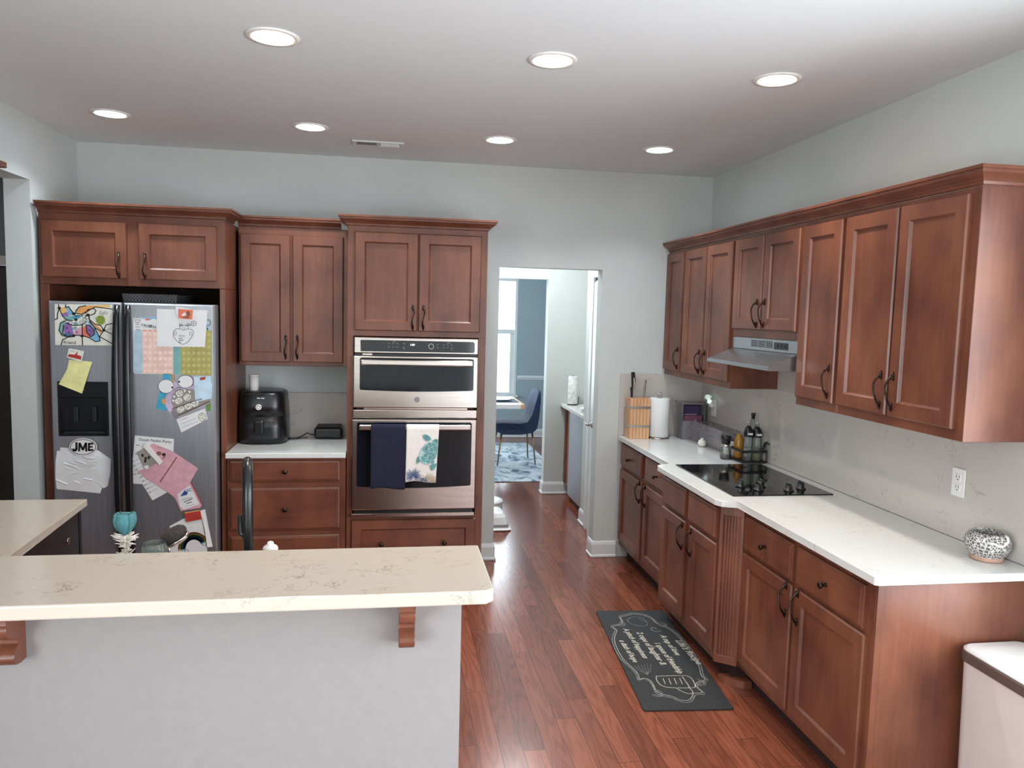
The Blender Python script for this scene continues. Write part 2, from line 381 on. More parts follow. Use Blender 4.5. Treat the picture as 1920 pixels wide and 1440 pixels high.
def sweep(mb, path, prof, z0, side=1):
    """moulding: profile (out, up) along a level path of (x, y), mitred; out lies on the right of travel times side"""
    n = len(path); rows = []
    P = [Vector(p) for p in path]
    for i in range(n):
        d0 = (P[i]-P[i-1]).normalized() if i else None; d1 = (P[i+1]-P[i]).normalized() if i < n-1 else None
        n0 = Vector((d0.y, -d0.x))*side if d0 else None; n1 = Vector((d1.y, -d1.x))*side if d1 else None
        if n0 and n1:
            b_ = (n0+n1).normalized(); k = b_/max(.2, b_.dot(n0))
        else: k = n0 or n1
        rows.append([(P[i].x+k.x*o, P[i].y+k.y*o, z0+u) for o, u in prof])
    V = mb.grid(rows, close_u=True, sm=False); mb.cap(V[0]); mb.cap(V[-1][::-1])
CROWN = [(0, 0), (.008, .004), (.010, .018), (.020, .030), (.036, .044), (.046, .052), (.046, .066), (.053, .070), (.053, .086), (0, .086)]
BASEB = [(0, 0), (.016, 0), (.020, .004), (.020, .016), (.012, .022), (.012, .095), (.008, .112), (.004, .120), (0, .122)]

def rings(mb, O, U, V, N, rr, sm=False):
    """nested rectangles [u0, v0, u1, v1, out] bridged, last one filled"""
    prev = None
    for (u0, v0, u1, v1, w) in rr:
        cur = [mb.b.verts.new(O+U*a+V*b_+N*w) for a, b_ in ((u0, v0), (u1, v0), (u1, v1), (u0, v1))]
        if prev:
            for k in range(4):
                f = mb.b.faces.new((prev[k], prev[(k+1) % 4], cur[(k+1) % 4], cur[k])); f.material_index = mb.i
        prev = cur
    f = mb.b.faces.new(prev); f.material_index = mb.i
def shaker(mb, O, U, V, N, w, h, t=.021, fr=.058, rec=.011):
    def r(i, o): return (i, i, w-i, h-i, o)
    rings(mb, O, U, V, N, [r(0, 0), r(0, t-.006), r(.005, t), r(fr, t), r(fr+.003, t-.003), r(fr+.009, t-rec), ])
def slab(mb, O, U, V, N, w, h, t=.021, e=.012):
    def r(i, o): return (i, i, w-i, h-i, o)
    rings(mb, O, U, V, N, [r(0, 0), r(0, t-.009), r(.004, t-.006), r(e, t-.004), r(e+.002, t)])
def pull(mb, C, D, N, S, L=.128):
    """bow pull: leaf ends on the door, a thin twisted bow between, centred on C, along D, out along N, sideways S"""
    n = 17; pts = []; rad = []
    for i in range(n):
        t = i/(n-1); a = t*2-1
        out = .004+.028*(1-abs(a)**2.6); sw = .006*math.sin(a*PI)
        pts.append(C+D*(a*L/2)+N*out+S*sw); rad.append(.0032+.0036*(abs(a)**2.2)+.0012*(i % 2)*(abs(a) < .6))
    mb.tube(pts, rad, 8)
    for sg in (-1, 1):
        c = C+D*(sg*L*.47)+N*.004
        mb.tube([c-D*.016*sg-N*.004, c-D*.006*sg, c+D*.008*sg, c+D*.02*sg-N*.002], [.004, .0075, .0065, .002], 8)
def knob(mb, C, N):
    mb.lathe([(.009, 0), (.006, .004), (.005, .014), (.010, .019), (.0145, .024), (.0145, .028), (.010, .032), (.004, .0335)], C, N, 16)

# ---------------------------------------------------------------- the setting
XR, YB, ZC = 2.295, 5.322, 2.803
LIGHTS = [(-.455, 3.09, 1), (.630, 3.10, 1), (1.610, 3.12, 1), (-1.510, 4.50, 0), (-.463, 4.52, 0), (.621, 4.55, 0), (1.605, 4.55, 0)]
RH = .082
mb = MB('floor'); mb.box(-5.2, 4.2, -3.4, 11.2, -.1, 0); struct('floor', mb)
# ceiling with round holes for the recessed lamps
mb = MB('ceil')
outer = [Vector((-5.2, -3.4)), Vector((4.2, -3.4)), Vector((4.2, 11.2)), Vector((-5.2, 11.2))]
pts = list(outer); edges = [(0, 1), (1, 2), (2, 3), (3, 0)]
for (lx, ly, w) in LIGHTS:
    s0 = len(pts)
    for k in range(28): pts.append(Vector((lx+RH*math.cos(2*PI*k/28), ly+RH*math.sin(2*PI*k/28))))
    edges += [(s0+k, s0+(k+1) % 28) for k in range(28)]
vo, eo, fo, *_ = geometry.delaunay_2d_cdt(pts, edges, [], 1, 1e-6)
for f in fo:
    c = sum((vo[i] for i in f), Vector((0, 0)))/len(f)
    if any((c-Vector((lx, ly))).length < RH*.96 for lx, ly, w in LIGHTS): continue
    mb.face([(vo[i].x, vo[i].y, ZC) for i in f])
mb.box(-5.2, 4.2, -3.4, 11.2, ZC+.2, ZC+.3)
struct('ceiling', mb)

def panelwall(name, m, boxes):
    mb = MB(m)
    for b_ in boxes: mb.box(*b_)
    return struct(name, mb)
DX0, DX1, DZ = .745, 1.490, 2.112
panelwall('wall_back', 'wall', [(-2.12, DX0, YB, YB+.12, 0, ZC), (DX1, XR+.15, YB, YB+.12, 0, ZC), (DX0, DX1, YB, YB+.12, DZ, ZC)])
panelwall('wall_left', 'wall', [(-2.125, -1.99, 4.66, YB, 0, ZC), (-2.125, -1.99, .9, 4.66, 2.455, ZC), (-2.125, -1.99, .5, .9, 0, ZC), (-2.125, -1.99, -3.3, -2.6, 0, ZC), (-2.125, -1.99, -2.6, .5, 0, .35), (-2.125, -1.99, -2.6, .5, 2.35, ZC)])
panelwall('wall_right', 'wall', [(XR, XR+.15, 2.05, YB, 0, ZC), (XR, XR+.15, -2.8, 2.05, 2.25, ZC), (XR, XR+.15, -2.8, 2.05, 0, .12), (XR, XR+.15, -3.3, -2.8, 0, ZC), (XR, XR+.15, -.45, -.30, .12, 2.25)])
panelwall('wall_front', 'wall', [(-2.12, 1.30, -3.3, -3.18, 0, ZC), (2.24, XR+.15, -3.3, -3.18, 0, ZC), (1.30, 2.24, -3.3, -3.18, 0, .2), (1.30, 2.24, -3.3, -3.18, 2.3, ZC)])
# the bar's half wall
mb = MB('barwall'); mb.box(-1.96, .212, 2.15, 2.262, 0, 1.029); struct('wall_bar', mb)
# passage, pantry side and dining room
panelwall('wall_passage_end', 'wall', [(-1.6, .60, 7.30, 7.42, 0, ZC), (1.512, 2.52, 7.30, 7.42, 0, ZC), (.60, 1.512, 7.30, 7.42, 2.125, ZC)])
panelwall('wall_passage_left', 'wall', [(.50, .62, YB+.12, 7.30, 0, ZC)])
panelwall('wall_passage_right', 'wall', [(1.635, 2.52, 6.08, 6.28, 0, ZC), (1.635, 1.755, YB+.12, 6.08, 2.09, ZC), (2.40, 2.52, YB+.12, 7.30, 0, ZC)])
panelwall('wall_dining_end', 'dining', [(-1.6, .70, 10.75, 10.9, 0, ZC), (1.785, 2.72, 10.75, 10.9, 0, ZC), (.70, 1.785, 10.75, 10.9, 0, .62), (.70, 1.785, 10.75, 10.9, 2.285, ZC)])
panelwall('wall_dining_right', 'dining', [(2.6, 2.72, 7.42, 10.75, 0, ZC)])
panelwall('wall_dining_left', 'dining', [(-1.6, -1.48, 7.42, 8.4, 0, ZC), (-1.6, -1.48, 10.0, 10.75, 0, ZC), (-1.6, -1.48, 8.4, 10.0, 0, .8), (-1.6, -1.48, 8.4, 10.0, 2.4, ZC)])
panelwall('wall_hall', 'hall', [(-5.2, -2.125, 6.2, 6.32, 2.05, ZC), (-2.45, -2.125, 6.2, 6.32, 0, 2.05), (-5.2, -3.25, 6.2, 6.32, 0, 2.05)])
panelwall('wall_hall_side', 'hall', [(-5.2, -5.08, -3.3, 6.2, 0, ZC), (-5.2, -2.125, -3.4, -3.3, 0, ZC)])
# dark door in the hall with its white head casing
mb = MB('hall'); mb.use(mat('dark_hall_door', (58, 56, 54), .6)); mb.box(-3.24, -2.46, 6.22, 6.26, .01, 2.045, .004)
dh = struct('door_1', mb)
mb = MB('trim'); mb.box(-3.32, -2.38, 6.178, 6.20, 2.045, 2.115, .004); mb.box(-3.32, -3.25, 6.178, 6.20, 0, 2.045, .004); mb.box(-2.45, -2.38, 6.178, 6.20, 0, 2.045, .004)
struct('trim_1', mb)
# dining window: frame, meeting rail, sash and blind slats
mb = MB('trim')
for b_ in [(.70, .75, 10.75, 10.83, .62, 2.285), (1.745, 1.785, 10.75, 10.83, .62, 2.285), (.75, 1.745, 10.75, 10.83, .62, .66), (.75, 1.745, 10.75, 10.83, 2.245, 2.285), (.75, 1.745, 10.765, 10.82, 1.50, 1.56),
           (1.685, 1.745, 10.78, 10.82, .66, 1.50), (.75, .80, 10.78, 10.82, .66, 1.50), (.68, 1.81, 10.70, 10.75, .59, .62)]: mb.box(*b_, .004)
win = struct('window_1', mb)
mb = MB('pane'); mb.box(.75, 1.745, 10.80, 10.804, .66, 2.245); build('pane', mb, win)
mb = MB('white')
for k in range(14): mb.obox(Vector((.81, 10.772, .675+k*.023)), X, Vector((0, .5, .3)).normalized(), Vector((0, -.3, .5)).normalized(), .87, .02, .0015)
build('blind_slats', mb, win)
# off-frame window and glass door frames that the daylight comes through
mb = MB('trim')
for b_ in [(XR-.012, XR+.02, -2.88, -2.8, .04, 2.33), (XR-.012, XR+.02, 2.05, 2.12, .04, 2.33), (XR-.012, XR+.02, -2.8, 2.05, 2.25, 2.33), (XR-.012, XR+.02, -2.8, 2.05, .04, .12)]: mb.box(*b_, .004)
struct('window_2', mb)
mb = MB('trim')
for b_ in [(1.22, 1.30, -3.18, -3.16, .12, 2.38), (2.22, 2.29, -3.18, -3.16, .12, 2.38), (1.30, 2.22, -3.18, -3.16, 2.3, 2.38), (1.30, 2.22, -3.18, -3.16, .12, .2)]: mb.box(*b_, .004)
struct('window_3', mb)
mb = MB('trim')
for b_ in [(-1.99, -1.97, -2.68, -2.6, .27, 2.43), (-1.99, -1.97, .5, .58, .27, 2.43), (-1.99, -1.97, -2.6, .5, 2.35, 2.43), (-1.99, -1.97, -2.6, .5, .27, .35)]: mb.box(*b_, .004)
struct('window_4', mb)
# baseboards
mb = MB('trim'); sweep(mb, [(.59, YB), (DX0, YB), (DX0, YB+.12)], BASEB, 0); struct('baseboard_back', mb)
mb = MB('trim'); sweep(mb, [(DX1, YB+.12), (DX1, YB), (1.664, YB)], BASEB, 0); struct('baseboard_door', mb)
mb = MB('trim'); sweep(mb, [(1.512, 7.42), (1.512, 7.30), (1.80, 7.30)], BASEB, 0); struct('baseboard_passage', mb)
mb = MB('trim'); sweep(mb, [(1.74, 6.28), (1.635, 6.28), (1.635, 6.08)], BASEB, 0, 1); struct('baseboard_pantry', mb)
mb = MB('trim'); sweep(mb, [(-1.4, 10.75), (2.6, 10.75), (2.6, 7.5)], BASEB, 0); struct('baseboard_dining', mb)
mb = MB('trim'); sweep(mb, [(1.80, 10.75), (2.6, 10.75), (2.6, 7.5)], [(0, 0), (.012, .006), (.012, .02), (.022, .03), (.022, .046), (.008, .058), (0, .062)], .84); struct('trim_2', mb)
mb = MB('trim')   # pantry door casing
mb.box(1.615, 1.635, 6.02, 6.10, .0, 2.17, .003); mb.box(1.615, 1.635, YB+.12, 6.02, 2.09, 2.17, .003); struct('trim_3', mb)

# recessed ceiling lamps
for i, (lx, ly, w) in enumerate(LIGHTS):
    if w: lab = 'warm recessed lamp in the ceiling, ' + ['above the bar left of the oven line', 'middle one of the near row', 'near row, beside the right wall'][i]
    else: lab = 'cool recessed lamp near the back wall, ' + ['above the refrigerator cabinet', 'left of the air vent', 'right of the air vent', 'nearest the right back corner'][i-3]
    t = thing('recessed_lamp', (lx, ly, ZC), lab, 'ceiling lamp', 'recessed ceiling lamps')
    o = Vector((lx, ly, ZC))
    mb = MB('baffle'); mb.lathe([(RH-.004, .004), (RH+.018, -.0005), (RH+.017, -.005), (RH-.002, -.006), (RH-.010, .004), (RH-.016, .09), (RH-.03, .12), (.01, .125)], o, Z, 32, caps=False); build('trim_ring', mb, t)
    mb = MB('warmbulb' if w else 'coolbulb'); mb.lathe([(.004, -.004), (.036, -.003), (.062, .002), (.0715, .010), (.068, .030), (.040, .075), (.02, .10), (.004, .105)], o, Z, 24, caps=True); build('bulb', mb, t)
    d = bpy.data.lights.new('lamp_beam', 'AREA'); d.shape = 'DISK'; d.size = .13; d.energy = 6.5 if w else 6
    d.color = (1, .91, .80) if w else (.86, .95, 1); d.spread = 2.1
    lo = bpy.data.objects.new('lamp_beam', d); COL.objects.link(lo); lo.parent = t; lo.location = (0, 0, -.008)
# air vent
t = thing('air_vent', (-.09, 4.85, ZC), 'white louvred air vent in the ceiling', 'vent')
mb = MB('trim')
for b_ in [(-.248, .065, 4.785, 4.803, ZC-.008, ZC), (-.248, .065, 4.893, 4.912, ZC-.008, ZC), (-.248, -.222, 4.803, 4.893, ZC-.008, ZC), (.04, .065, 4.803, 4.893, ZC-.008, ZC), (-.099, -.083, 4.803, 4.893, ZC-.008, ZC)]: mb.box(*b_, .002)
build('frame', mb, t)
mb = MB('blackm'); mb.box(-.222, .04, 4.803, 4.893, ZC-.002, ZC-.0005); build('backing', mb, t)
mb = MB('trim')
for k in range(13):
    mb.obox(Vector((-.217+k*.0092, 4.803, ZC-.003)), Y, Vector((.5, 0, -1)).normalized(), X, .09, .006, .0022)
for k in range(16): mb.obox(Vector((-.079, 4.805+k*.0056, ZC-.003)), X, Vector((0, .3, -1)).normalized(), Y, .116, .005, .0018)
build('louvre', mb, t)

# ---------------------------------------------------------------- cabinets
def mk(parent, name, fn, m='wood'):
    mb = MB(m); fn(mb); return build(name, mb, parent)
def doorY(par, x0, x1, z0, z1, yf, hx=None, hz=None, name='door', fr=.058):
    d = mk(par, name, lambda b_: shaker(b_, Vector((x0, yf, z0)), X, Z, -Y, x1-x0, z1-z0, fr=fr))
    if hx is not None:
        mb = MB('bronze'); pull(mb, Vector((hx, yf-.021, hz)), Z, -Y, X); WL[d] = WL[par]; build('handle', mb, d)
    return d
def drawerY(par, x0, x1, z0, z1, yf, kx, kind='slab'):
    d = mk(par, 'drawer', lambda b_: (slab if kind == 'slab' else shaker)(b_, Vector((x0, yf, z0)), X, Z, -Y, x1-x0, z1-z0), 'woodh')
    for k in kx:
        mb = MB('bronze'); knob(mb, Vector((k, yf-.021, (z0+z1)/2)), -Y); build('knob', mb, d)
    return d
def doorX(par, y0, y1, z0, z1, xf, hy=None, hz=None):
    d = mk(par, 'door', lambda b_: shaker(b_, Vector((xf, y0, z0)), Y, Z, -X, y1-y0, z1-z0))
    if hy is not None:
        mb = MB('bronze'); pull(mb, Vector((xf-.021, hy, hz)), Z, -X, Y); build('handle', mb, d)
    return d
def drawerX(par, y0, y1, z0, z1, xf, kn=True, name='drawer'):
    d = mk(par, name, lambda b_: slab(b_, Vector((xf, y0, z0)), Y, Z, -X, y1-y0, z1-z0), 'woody')
    if kn:
        mb = MB('bronze'); knob(mb, Vector((xf-.021, (y0+y1)/2, (z0+z1)/2)), -X); build('knob', mb, d)
    return d
CR = [(o, u*.70) for o, u in CROWN]
# --- cabinet over and around the refrigerator
YF = 4.705
t = thing('refrigerator_cabinet', (-1.46, YF, 0), 'cherry cabinet surrounding the refrigerator, two low wide doors on top', 'cabinet')
mb = MB('wood'); mb.box(-1.972, -.968, YF, YB-.0015, 1.885, 2.285, .002); build('body', mb, t)
mb = MB('wood'); mb.box(-1.972, -1.925, YF, YB-.0015, 0, 1.884, .002); build('side_panel', mb, t)
mb = MB('dark'); mb.box(-1.924, -1.001, 5.300, 5.3185, .02, 1.884); build('gap_shade_panel', mb, t)  # dark sheet added to stand in for the shade above and behind the refrigerator
mb = MB('wood'); mb.box(-1.0, -.968, YF, YB-.0015, 0, 1.884, .002); build('side_panel', mb, t)
doorY(t, -1.952, -1.503, 1.925, 2.243, YF, -1.543, 2.003)
doorY(t, -1.438, -1.012, 1.925, 2.243, YF, -1.403, 2.003)
mb = MB('wood'); sweep(mb, [(-1.973, YF), (-.967, YF), (-.967, 4.937)], CR, 2.285, 1); build('crown_molding', mb, t)
# --- wall cabinet beside it
YW = 4.992
t = thing('wall_cabinet', (-.62, YW, 1.415), 'cherry wall cabinet above the air fryer, two narrow doors', 'cabinet')
mb = MB('wood'); mb.box(-.946, -.270, YW, YB-.0015, 1.415, 2.285, .002); build('body', mb, t)
doorY(t, -.934, -.632, 1.440, 2.238, YW, -.660, 1.537)
doorY(t, -.618, -.306, 1.440, 2.238, YW, -.589, 1.537)
mb = MB('wood'); sweep(mb, [(-.946, YW), (-.3200, YW)], CR, 2.285, 1); build('crown_molding', mb, t)
# --- drawer base below
t = thing('drawer_cabinet', (-.62, 4.68, 0), 'cherry base cabinet with three drawers between refrigerator and oven', 'cabinet')
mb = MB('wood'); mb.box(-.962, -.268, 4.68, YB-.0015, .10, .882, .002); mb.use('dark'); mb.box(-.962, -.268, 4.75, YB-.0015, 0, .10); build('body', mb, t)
for z0, z1 in ((.739, .866), (.440, .700), (.128, .404)): drawerY(t, -.945, -.300, z0, z1, 4.68, [-.622])
mb = MB('quartzw'); mb.box(-.965, -.266, 4.645, YB-.012, .884, .914, .003, 2); tag(build('countertop', mb), 'short pale quartz countertop under the air fryer', 'countertop')
mb = MB('splash'); mb.box(-.965, -.266, YB-.012, YB-.001, .884, 1.212, .002); tag(build('backsplash', mb), 'low quartz backsplash behind the air fryer', 'backsplash')
# --- oven tower
t = thing('oven_cabinet', (.16, YF, 0), 'tall cherry cabinet holding the stainless double oven', 'cabinet')
mb = MB('wood')
for b_ in [(-.264, .582, YF, YB-.0015, 1.625, 2.285), (-.264, .582, YF, YB-.0015, .10, .505), (-.264, -.226, YF, YB-.0015, .505, 1.625), (.535, .582, YF, YB-.0015, .505, 1.625), (-.226, .535, 5.28, YB-.0015, .505, 1.625)]: mb.box(*b_, .0015)
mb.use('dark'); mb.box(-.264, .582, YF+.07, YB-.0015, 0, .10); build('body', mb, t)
doorY(t, -.221, .155, 1.660, 2.250, YF, .128, 1.745)
doorY(t, .163, .541, 1.660, 2.250, YF, .192, 1.745)
drawerY(t, -.232, .538, .185, .485, YF, [-.047, .343], 'shaker')
mb = MB('wood'); sweep(mb, [(-.2655, 4.954), (-.2655, YF), (.583, YF), (.583, YB-.004)], CR, 2.285, 1); build('crown_molding', mb, t)

# --- right hand wall cabinets
XU = 1.985; ZU = 1.372
def wallcab(y0, y1, z0, label, doors):
    t = thing('wall_cabinet', (XU, (y0+y1)/2, z0), label, 'cabinet', 'cherry wall cabinets on the right wall')
    mb = MB('wood'); mb.box(XU, XR-.001, y0+.0005, y1-.0005, z0, 2.258, .0015); build('body', mb, t)
    for d in doors: doorX(t, *d)
    return t
Z1 = 2.237
wallcab(4.972, 5.318, ZU, 'single-door cherry wall cabinet in the far corner over the knife block', [(4.990, 5.306, 1.412, Z1, XU, 5.022, 1.505)])
wallcab(4.213, 4.972, ZU, 'two-door tall cherry wall cabinet between far corner and range hood', [(4.610, 4.958, 1.412, Z1, XU, 4.645, 1.505), (4.232, 4.592, 1.412, Z1, XU, 4.560, 1.505)])
wallcab(3.473, 4.213, 1.684, 'short two-door cherry wall cabinet directly above the range hood', [(3.858, 4.197, 1.728, Z1, XU, 3.892, 1.818), (3.489, 3.842, 1.728, Z1, XU, 3.812, 1.818)])
wallcab(3.121, 3.473, ZU, 'single-door cherry wall cabinet on the near side of the range hood', [(3.136, 3.456, 1.412, Z1, XU, 3.170, 1.512)])
wallcab(2.352, 3.121, ZU, 'nearest cherry wall cabinet with two doors and a bare sunlit end panel', [(2.762, 3.106, 1.412, Z1, XU, 2.793, 1.512), (2.392, 2.748, 1.412, Z1, XU, 2.718, 1.512)])
mb = MB('woody'); sweep(mb, [(XU, YB-.002), (XU, 2.351), (XR-.002, 2.351)], CR, 2.2585, 1)
tag(build('crown_molding', mb), 'long cherry crown molding along the right wall cabinets', 'molding')
# --- right hand base cabinets
XF = 1.686
t = thing('base_cabinet', (XF, 4.78, 0), 'cherry base cabinet in the far corner under the knife block', 'cabinet', 'cherry base cabinets on the right')
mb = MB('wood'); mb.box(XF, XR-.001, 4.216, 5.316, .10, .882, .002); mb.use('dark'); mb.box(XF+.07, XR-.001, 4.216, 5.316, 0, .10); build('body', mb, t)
drawerX(t, 4.815, 5.292, .702, .860, XF); drawerX(t, 4.262, 4.752, .702, .860, XF)
doorX(t, 4.792, 5.285, .150, .676, XF, 4.832, .605); doorX(t, 4.262, 4.752, .150, .676, XF, 4.715, .605)
XC = 1.597
t = thing('base_cabinet', (XC, 3.8, 0), 'projecting cherry base cabinet with fluted corner post under the cooktop', 'cabinet', 'cherry base cabinets on the right')
mb = MB('wood'); mb.prism([(XC, 3.402), (XR-.001, 3.402), (XR-.001, 4.214), (XC, 4.214)], .782, O=Vector((0, 0, .10))); mb.prism([(XC, 3.402), (XF-.02, 3.334), (XR-.001, 3.334), (XR-.001, 3.402)], .782, O=Vector((0, 0, .10)))
mb.use('dark'); mb.box(XC+.07, XR-.001, 3.36, 4.214, 0, .10); build('body', mb, t)
drawerX(t, 3.826, 4.170, .702, .860, XC, False, 'false_drawer'); drawerX(t, 3.430, 3.790, .702, .860, XC, False, 'false_drawer')
doorX(t, 3.812, 4.170, .150, .686, XC, 3.845, .60); doorX(t, 3.418, 3.752, .150, .686, XC, 3.722, .60)
# fluted post across the corner
a, b_ = Vector((XC-.012, 3.396, 0)), Vector((XF-.012, 3.326, 0)); U = (b_-a).normalized(); N = Vector((-abs(U.y), -abs(U.x), 0)); wv = (b_-a).length
mb = MB('wood'); prof = [(0, 0)]; nfl = 6; e = .014; fw = (wv-2*e)/nfl
prof.append((e, 0))
for k in range(nfl):
    for q in range(1, 8):
        prof.append((e+fw*k+fw*(.12+.76*q/8), -.0075*math.sin(PI*q/8)))
prof += [(wv-e, 0), (wv, 0), (wv, -.02), (0, -.02)]
mb.prism([(p, o) for p, o in prof], .70, O=a+Vector((0, 0, .14)), U=U, V=N, Wd=Z)
mb.obox(a+Vector((0, 0, .10)), U, Z, N*-1, wv, .04, .02, .001); mb.obox(a+Vector((0, 0, .84)), U, Z, N*-1, wv, .042, .02, .001)
build('fluted_post', mb, t)
mb = MB('woody'); mb.prism([(XC+.02, 3.40), (XC+.03, 3.36), (XF+.02, 3.30), (XF+.06, 3.30), (XF+.06, 3.40)], .035); build('shoe_molding', mb, t)
t = thing('base_cabinet', (XF, 2.84, 0), 'nearest cherry base cabinet, two drawers over two doors, sunlit end panel', 'cabinet', 'cherry base cabinets on the right')
mb = MB('wood'); mb.box(XF, XR-.001, 2.340, 3.332, .10, .882, .002); mb.use('dark'); mb.box(XF+.07, XR-.001, 2.36, 3.332, 0, .10); build('body', mb, t)
mb = MB('wood'); mb.box(XF-.001, XR-.001, 2.334, 2.340, 0, .882, .001); mb.box(XF-.002, XF+.022, 2.329, 2.334, 0, .882, .001); build('end_panel', mb, t)
drawerX(t, 2.873, 3.316, .690, .852, XF); drawerX(t, 2.386, 2.842, .690, .852, XF)
doorX(t, 2.862, 3.316, .135, .676, XF, 2.897, .605); doorX(t, 2.366, 2.838, .135, .676, XF, 2.803, .605)
# --- right countertop and backsplash
mb = MB('quartzw')
poly = [(1.649, 5.306), (1.649, 4.262), (1.602, 4.256), (1.562, 4.228), (1.554, 4.205), (1.554, 3.404), (1.575, 3.362), (1.640, 3.352), (1.649, 3.338), (1.645, 2.300), (1.660, 2.292), (XR-.012, 2.292), (XR-.012, 5.306)]
mb.prism(poly, .030, O=Vector((0, 0, .884)), bev=.003)
tag(build('countertop', mb), 'long pale quartz countertop along the right wall, stepped around the cooktop', 'countertop')
mb = MB('splash'); mb.box(XR-.011, XR-.001, 2.22, YB-.001, .9145, ZU-.0005, .001); mb.box(XR-.011, XR-.001, 3.4725, 4.2135, ZU, 1.683, .001)
tag(build('backsplash', mb), 'long quartz backsplash slab along the right wall behind the cooktop', 'backsplash')
mb = MB('splash'); mb.box(1.650, XR-.0115, YB-.011, YB-.001, .9145, ZU-.0005, .001)
tag(build('backsplash', mb), 'square quartz backsplash slab behind the knife block', 'backsplash')

# ---------------------------------------------------------------- bar and sink counter
mb = MB('quartz'); pl = [(-1.96, 1.885), (.250, 1.885), (.272, 1.905), (.272, 2.276), (-1.96, 2.276)]
mb.prism(pl, .037, O=Vector((0, 0, 1.030)), bev=.005, seg=3)
tag(build('bar_top', mb), 'raised cream quartz bar top in the foreground', 'bar top')
def corbel(xc, label):
    t = thing('corbel', (xc, 2.149, 1.029), label, 'corbel', 'wooden corbels under the bar')
    pr = [(0, 0), (-.150, 0), (-.150, -.022)]
    for k in range(1, 9): pr.append((-.150+.050*math.sin(k/8*PI/2)+.004*math.sin(k/8*PI), -.022-.052*(1-math.cos(k/8*PI/2))))
    pr += [(-.106, -.082), (-.108, -.088)]
    for k in range(1, 9): a = k/8*PI; pr.append((-.075-.033*math.cos(a), -.090-.022*math.sin(a)*.4-.045*k/8))
    pr += [(-.040, -.138), (-.040, -.146)]
    for k in range(1, 11): q = k/10; pr.append((-.050-.026*math.sin(q*PI*.75)+.012*q*q, -.150-.050*q))
    pr += [(-.030, -.206), (0, -.206)]
    mb = MB('wood'); mb.prism(pr, .045, O=Vector((xc-.0225, 2.149, 1.0295)), U=Y, V=Z, Wd=X, bev=.002, seg=1); build('bracket', mb, t)
corbel(.052, 'carved cherry corbel under the right end of the bar top')
corbel(-.985, 'carved cherry corbel at the far left under the bar top')
t = thing('sink_cabinet', (-.55, 2.6, 0), 'low sink counter base on the kitchen side of the bar', 'cabinet')
mb = MB('wood'); mb.box(-1.30, .195, 2.266, 2.70, .10, .882); mb.use('dark'); mb.box(-1.30, .195, 2.266, 2.64, 0, .10); build('body', mb, t)
mb = MB('quartz')   # L shaped lower counter, running back along the left side
mb.prism([(-1.96, 2.264), (.205, 2.264), (.205, 2.735), (-1.279, 2.735), (-1.327, 3.562), (-1.96, 3.562)], .030, O=Vector((0, 0, .884)), bev=.003)
tag(build('countertop', mb), 'cream quartz sink counter running back on the left beside the refrigerator', 'countertop')
t = thing('dishwasher', (-1.38, 3.2, 0), 'black built-in dishwasher under the left counter', 'dishwasher')
mb = MB('black'); mb.box(-1.95, -1.375, 2.91, 3.53, .10, .882); build('body', mb, t)
mb = MB('black'); mb.prism([(-1.330, 2.92), (-1.352, 3.525), (-1.374, 3.525), (-1.374, 2.92)], .76, O=Vector((0, 0, .115)), bev=.004); d = build('door', mb, t)
mb = MB('steel'); mb.lathe([(.016, 0), (.016, .003), (.012, .004)], Vector((-1.3465, 3.40, .772)), X, 18); build('badge', mb, d)
mb = MB('blackm'); mb.box(-1.95, -1.42, 2.91, 3.53, 0, .10); build('toe_kick', mb, t)
mb = MB('blackm'); mb.box(-1.95, -1.350, 3.532, 3.552, 0, .882, .001); tag(build('cabinet_panel', mb), 'dark end panel beside the black dishwasher facing the refrigerator', 'panel')

# ---------------------------------------------------------------- refrigerator
YD = 4.63
t = thing('refrigerator', (-1.46, YD, 0), 'side-by-side stainless refrigerator covered in papers and magnets', 'refrigerator')
mb = MB('blackm'); mb.box(-1.912, -1.006, 4.696, 5.28, .02, 1.785, .004); mb.box(-1.90, -1.02, 4.66, 4.70, .02, .075); build('body', mb, t)
O = Vector((-1.906, 4.692, 0))
def fdoor(name, x0, x1, hole=None):
    mb = MB('fsteel'); w = x1-x0; rr = [(0, .08, w, 1.79, 0), (0, .08, w, 1.79, .040), (.004, .083, w-.004, 1.787, .052), (.014, .090, w-.014, 1.780, .062)]
    if hole: rr += [hole+(.062,), hole+(.012,)]
    rings(mb, Vector((x0, 4.692, 0)), X, Z, -Y, rr); return build(name, mb, t)
fd = fdoor('freezer_door', -1.906, -1.517, (.040, 1.024, .307, 1.335))
rd = fdoor('refrigerator_door', -1.511, -1.008)
mb = MB('black')   # dispenser: bezel, recess, control strip, paddles
rings(mb, Vector((-1.866, 4.632, 1.022)), X, Z, -Y, [(0, 0, .268, .314, 0), (0, 0, .268, .314, .006), (.004, .004, .264, .310, .009), (.012, .014, .256, .225, .009), (.018, .02, .250, .215, -.045)])
mb.use('blackm'); mb.box(-1.80, -1.775, 4.655, 4.672, 1.10, 1.19, .003); mb.box(-1.70, -1.675, 4.655, 4.672, 1.10, 1.19, .003); mb.box(-1.846, -1.616, 4.63, 4.672, 1.036, 1.046, .002)
mb.use('grey'); mb.box(-1.775, -1.72, 4.6215, 4.6228, 1.287, 1.290)
build('dispenser', mb, fd)
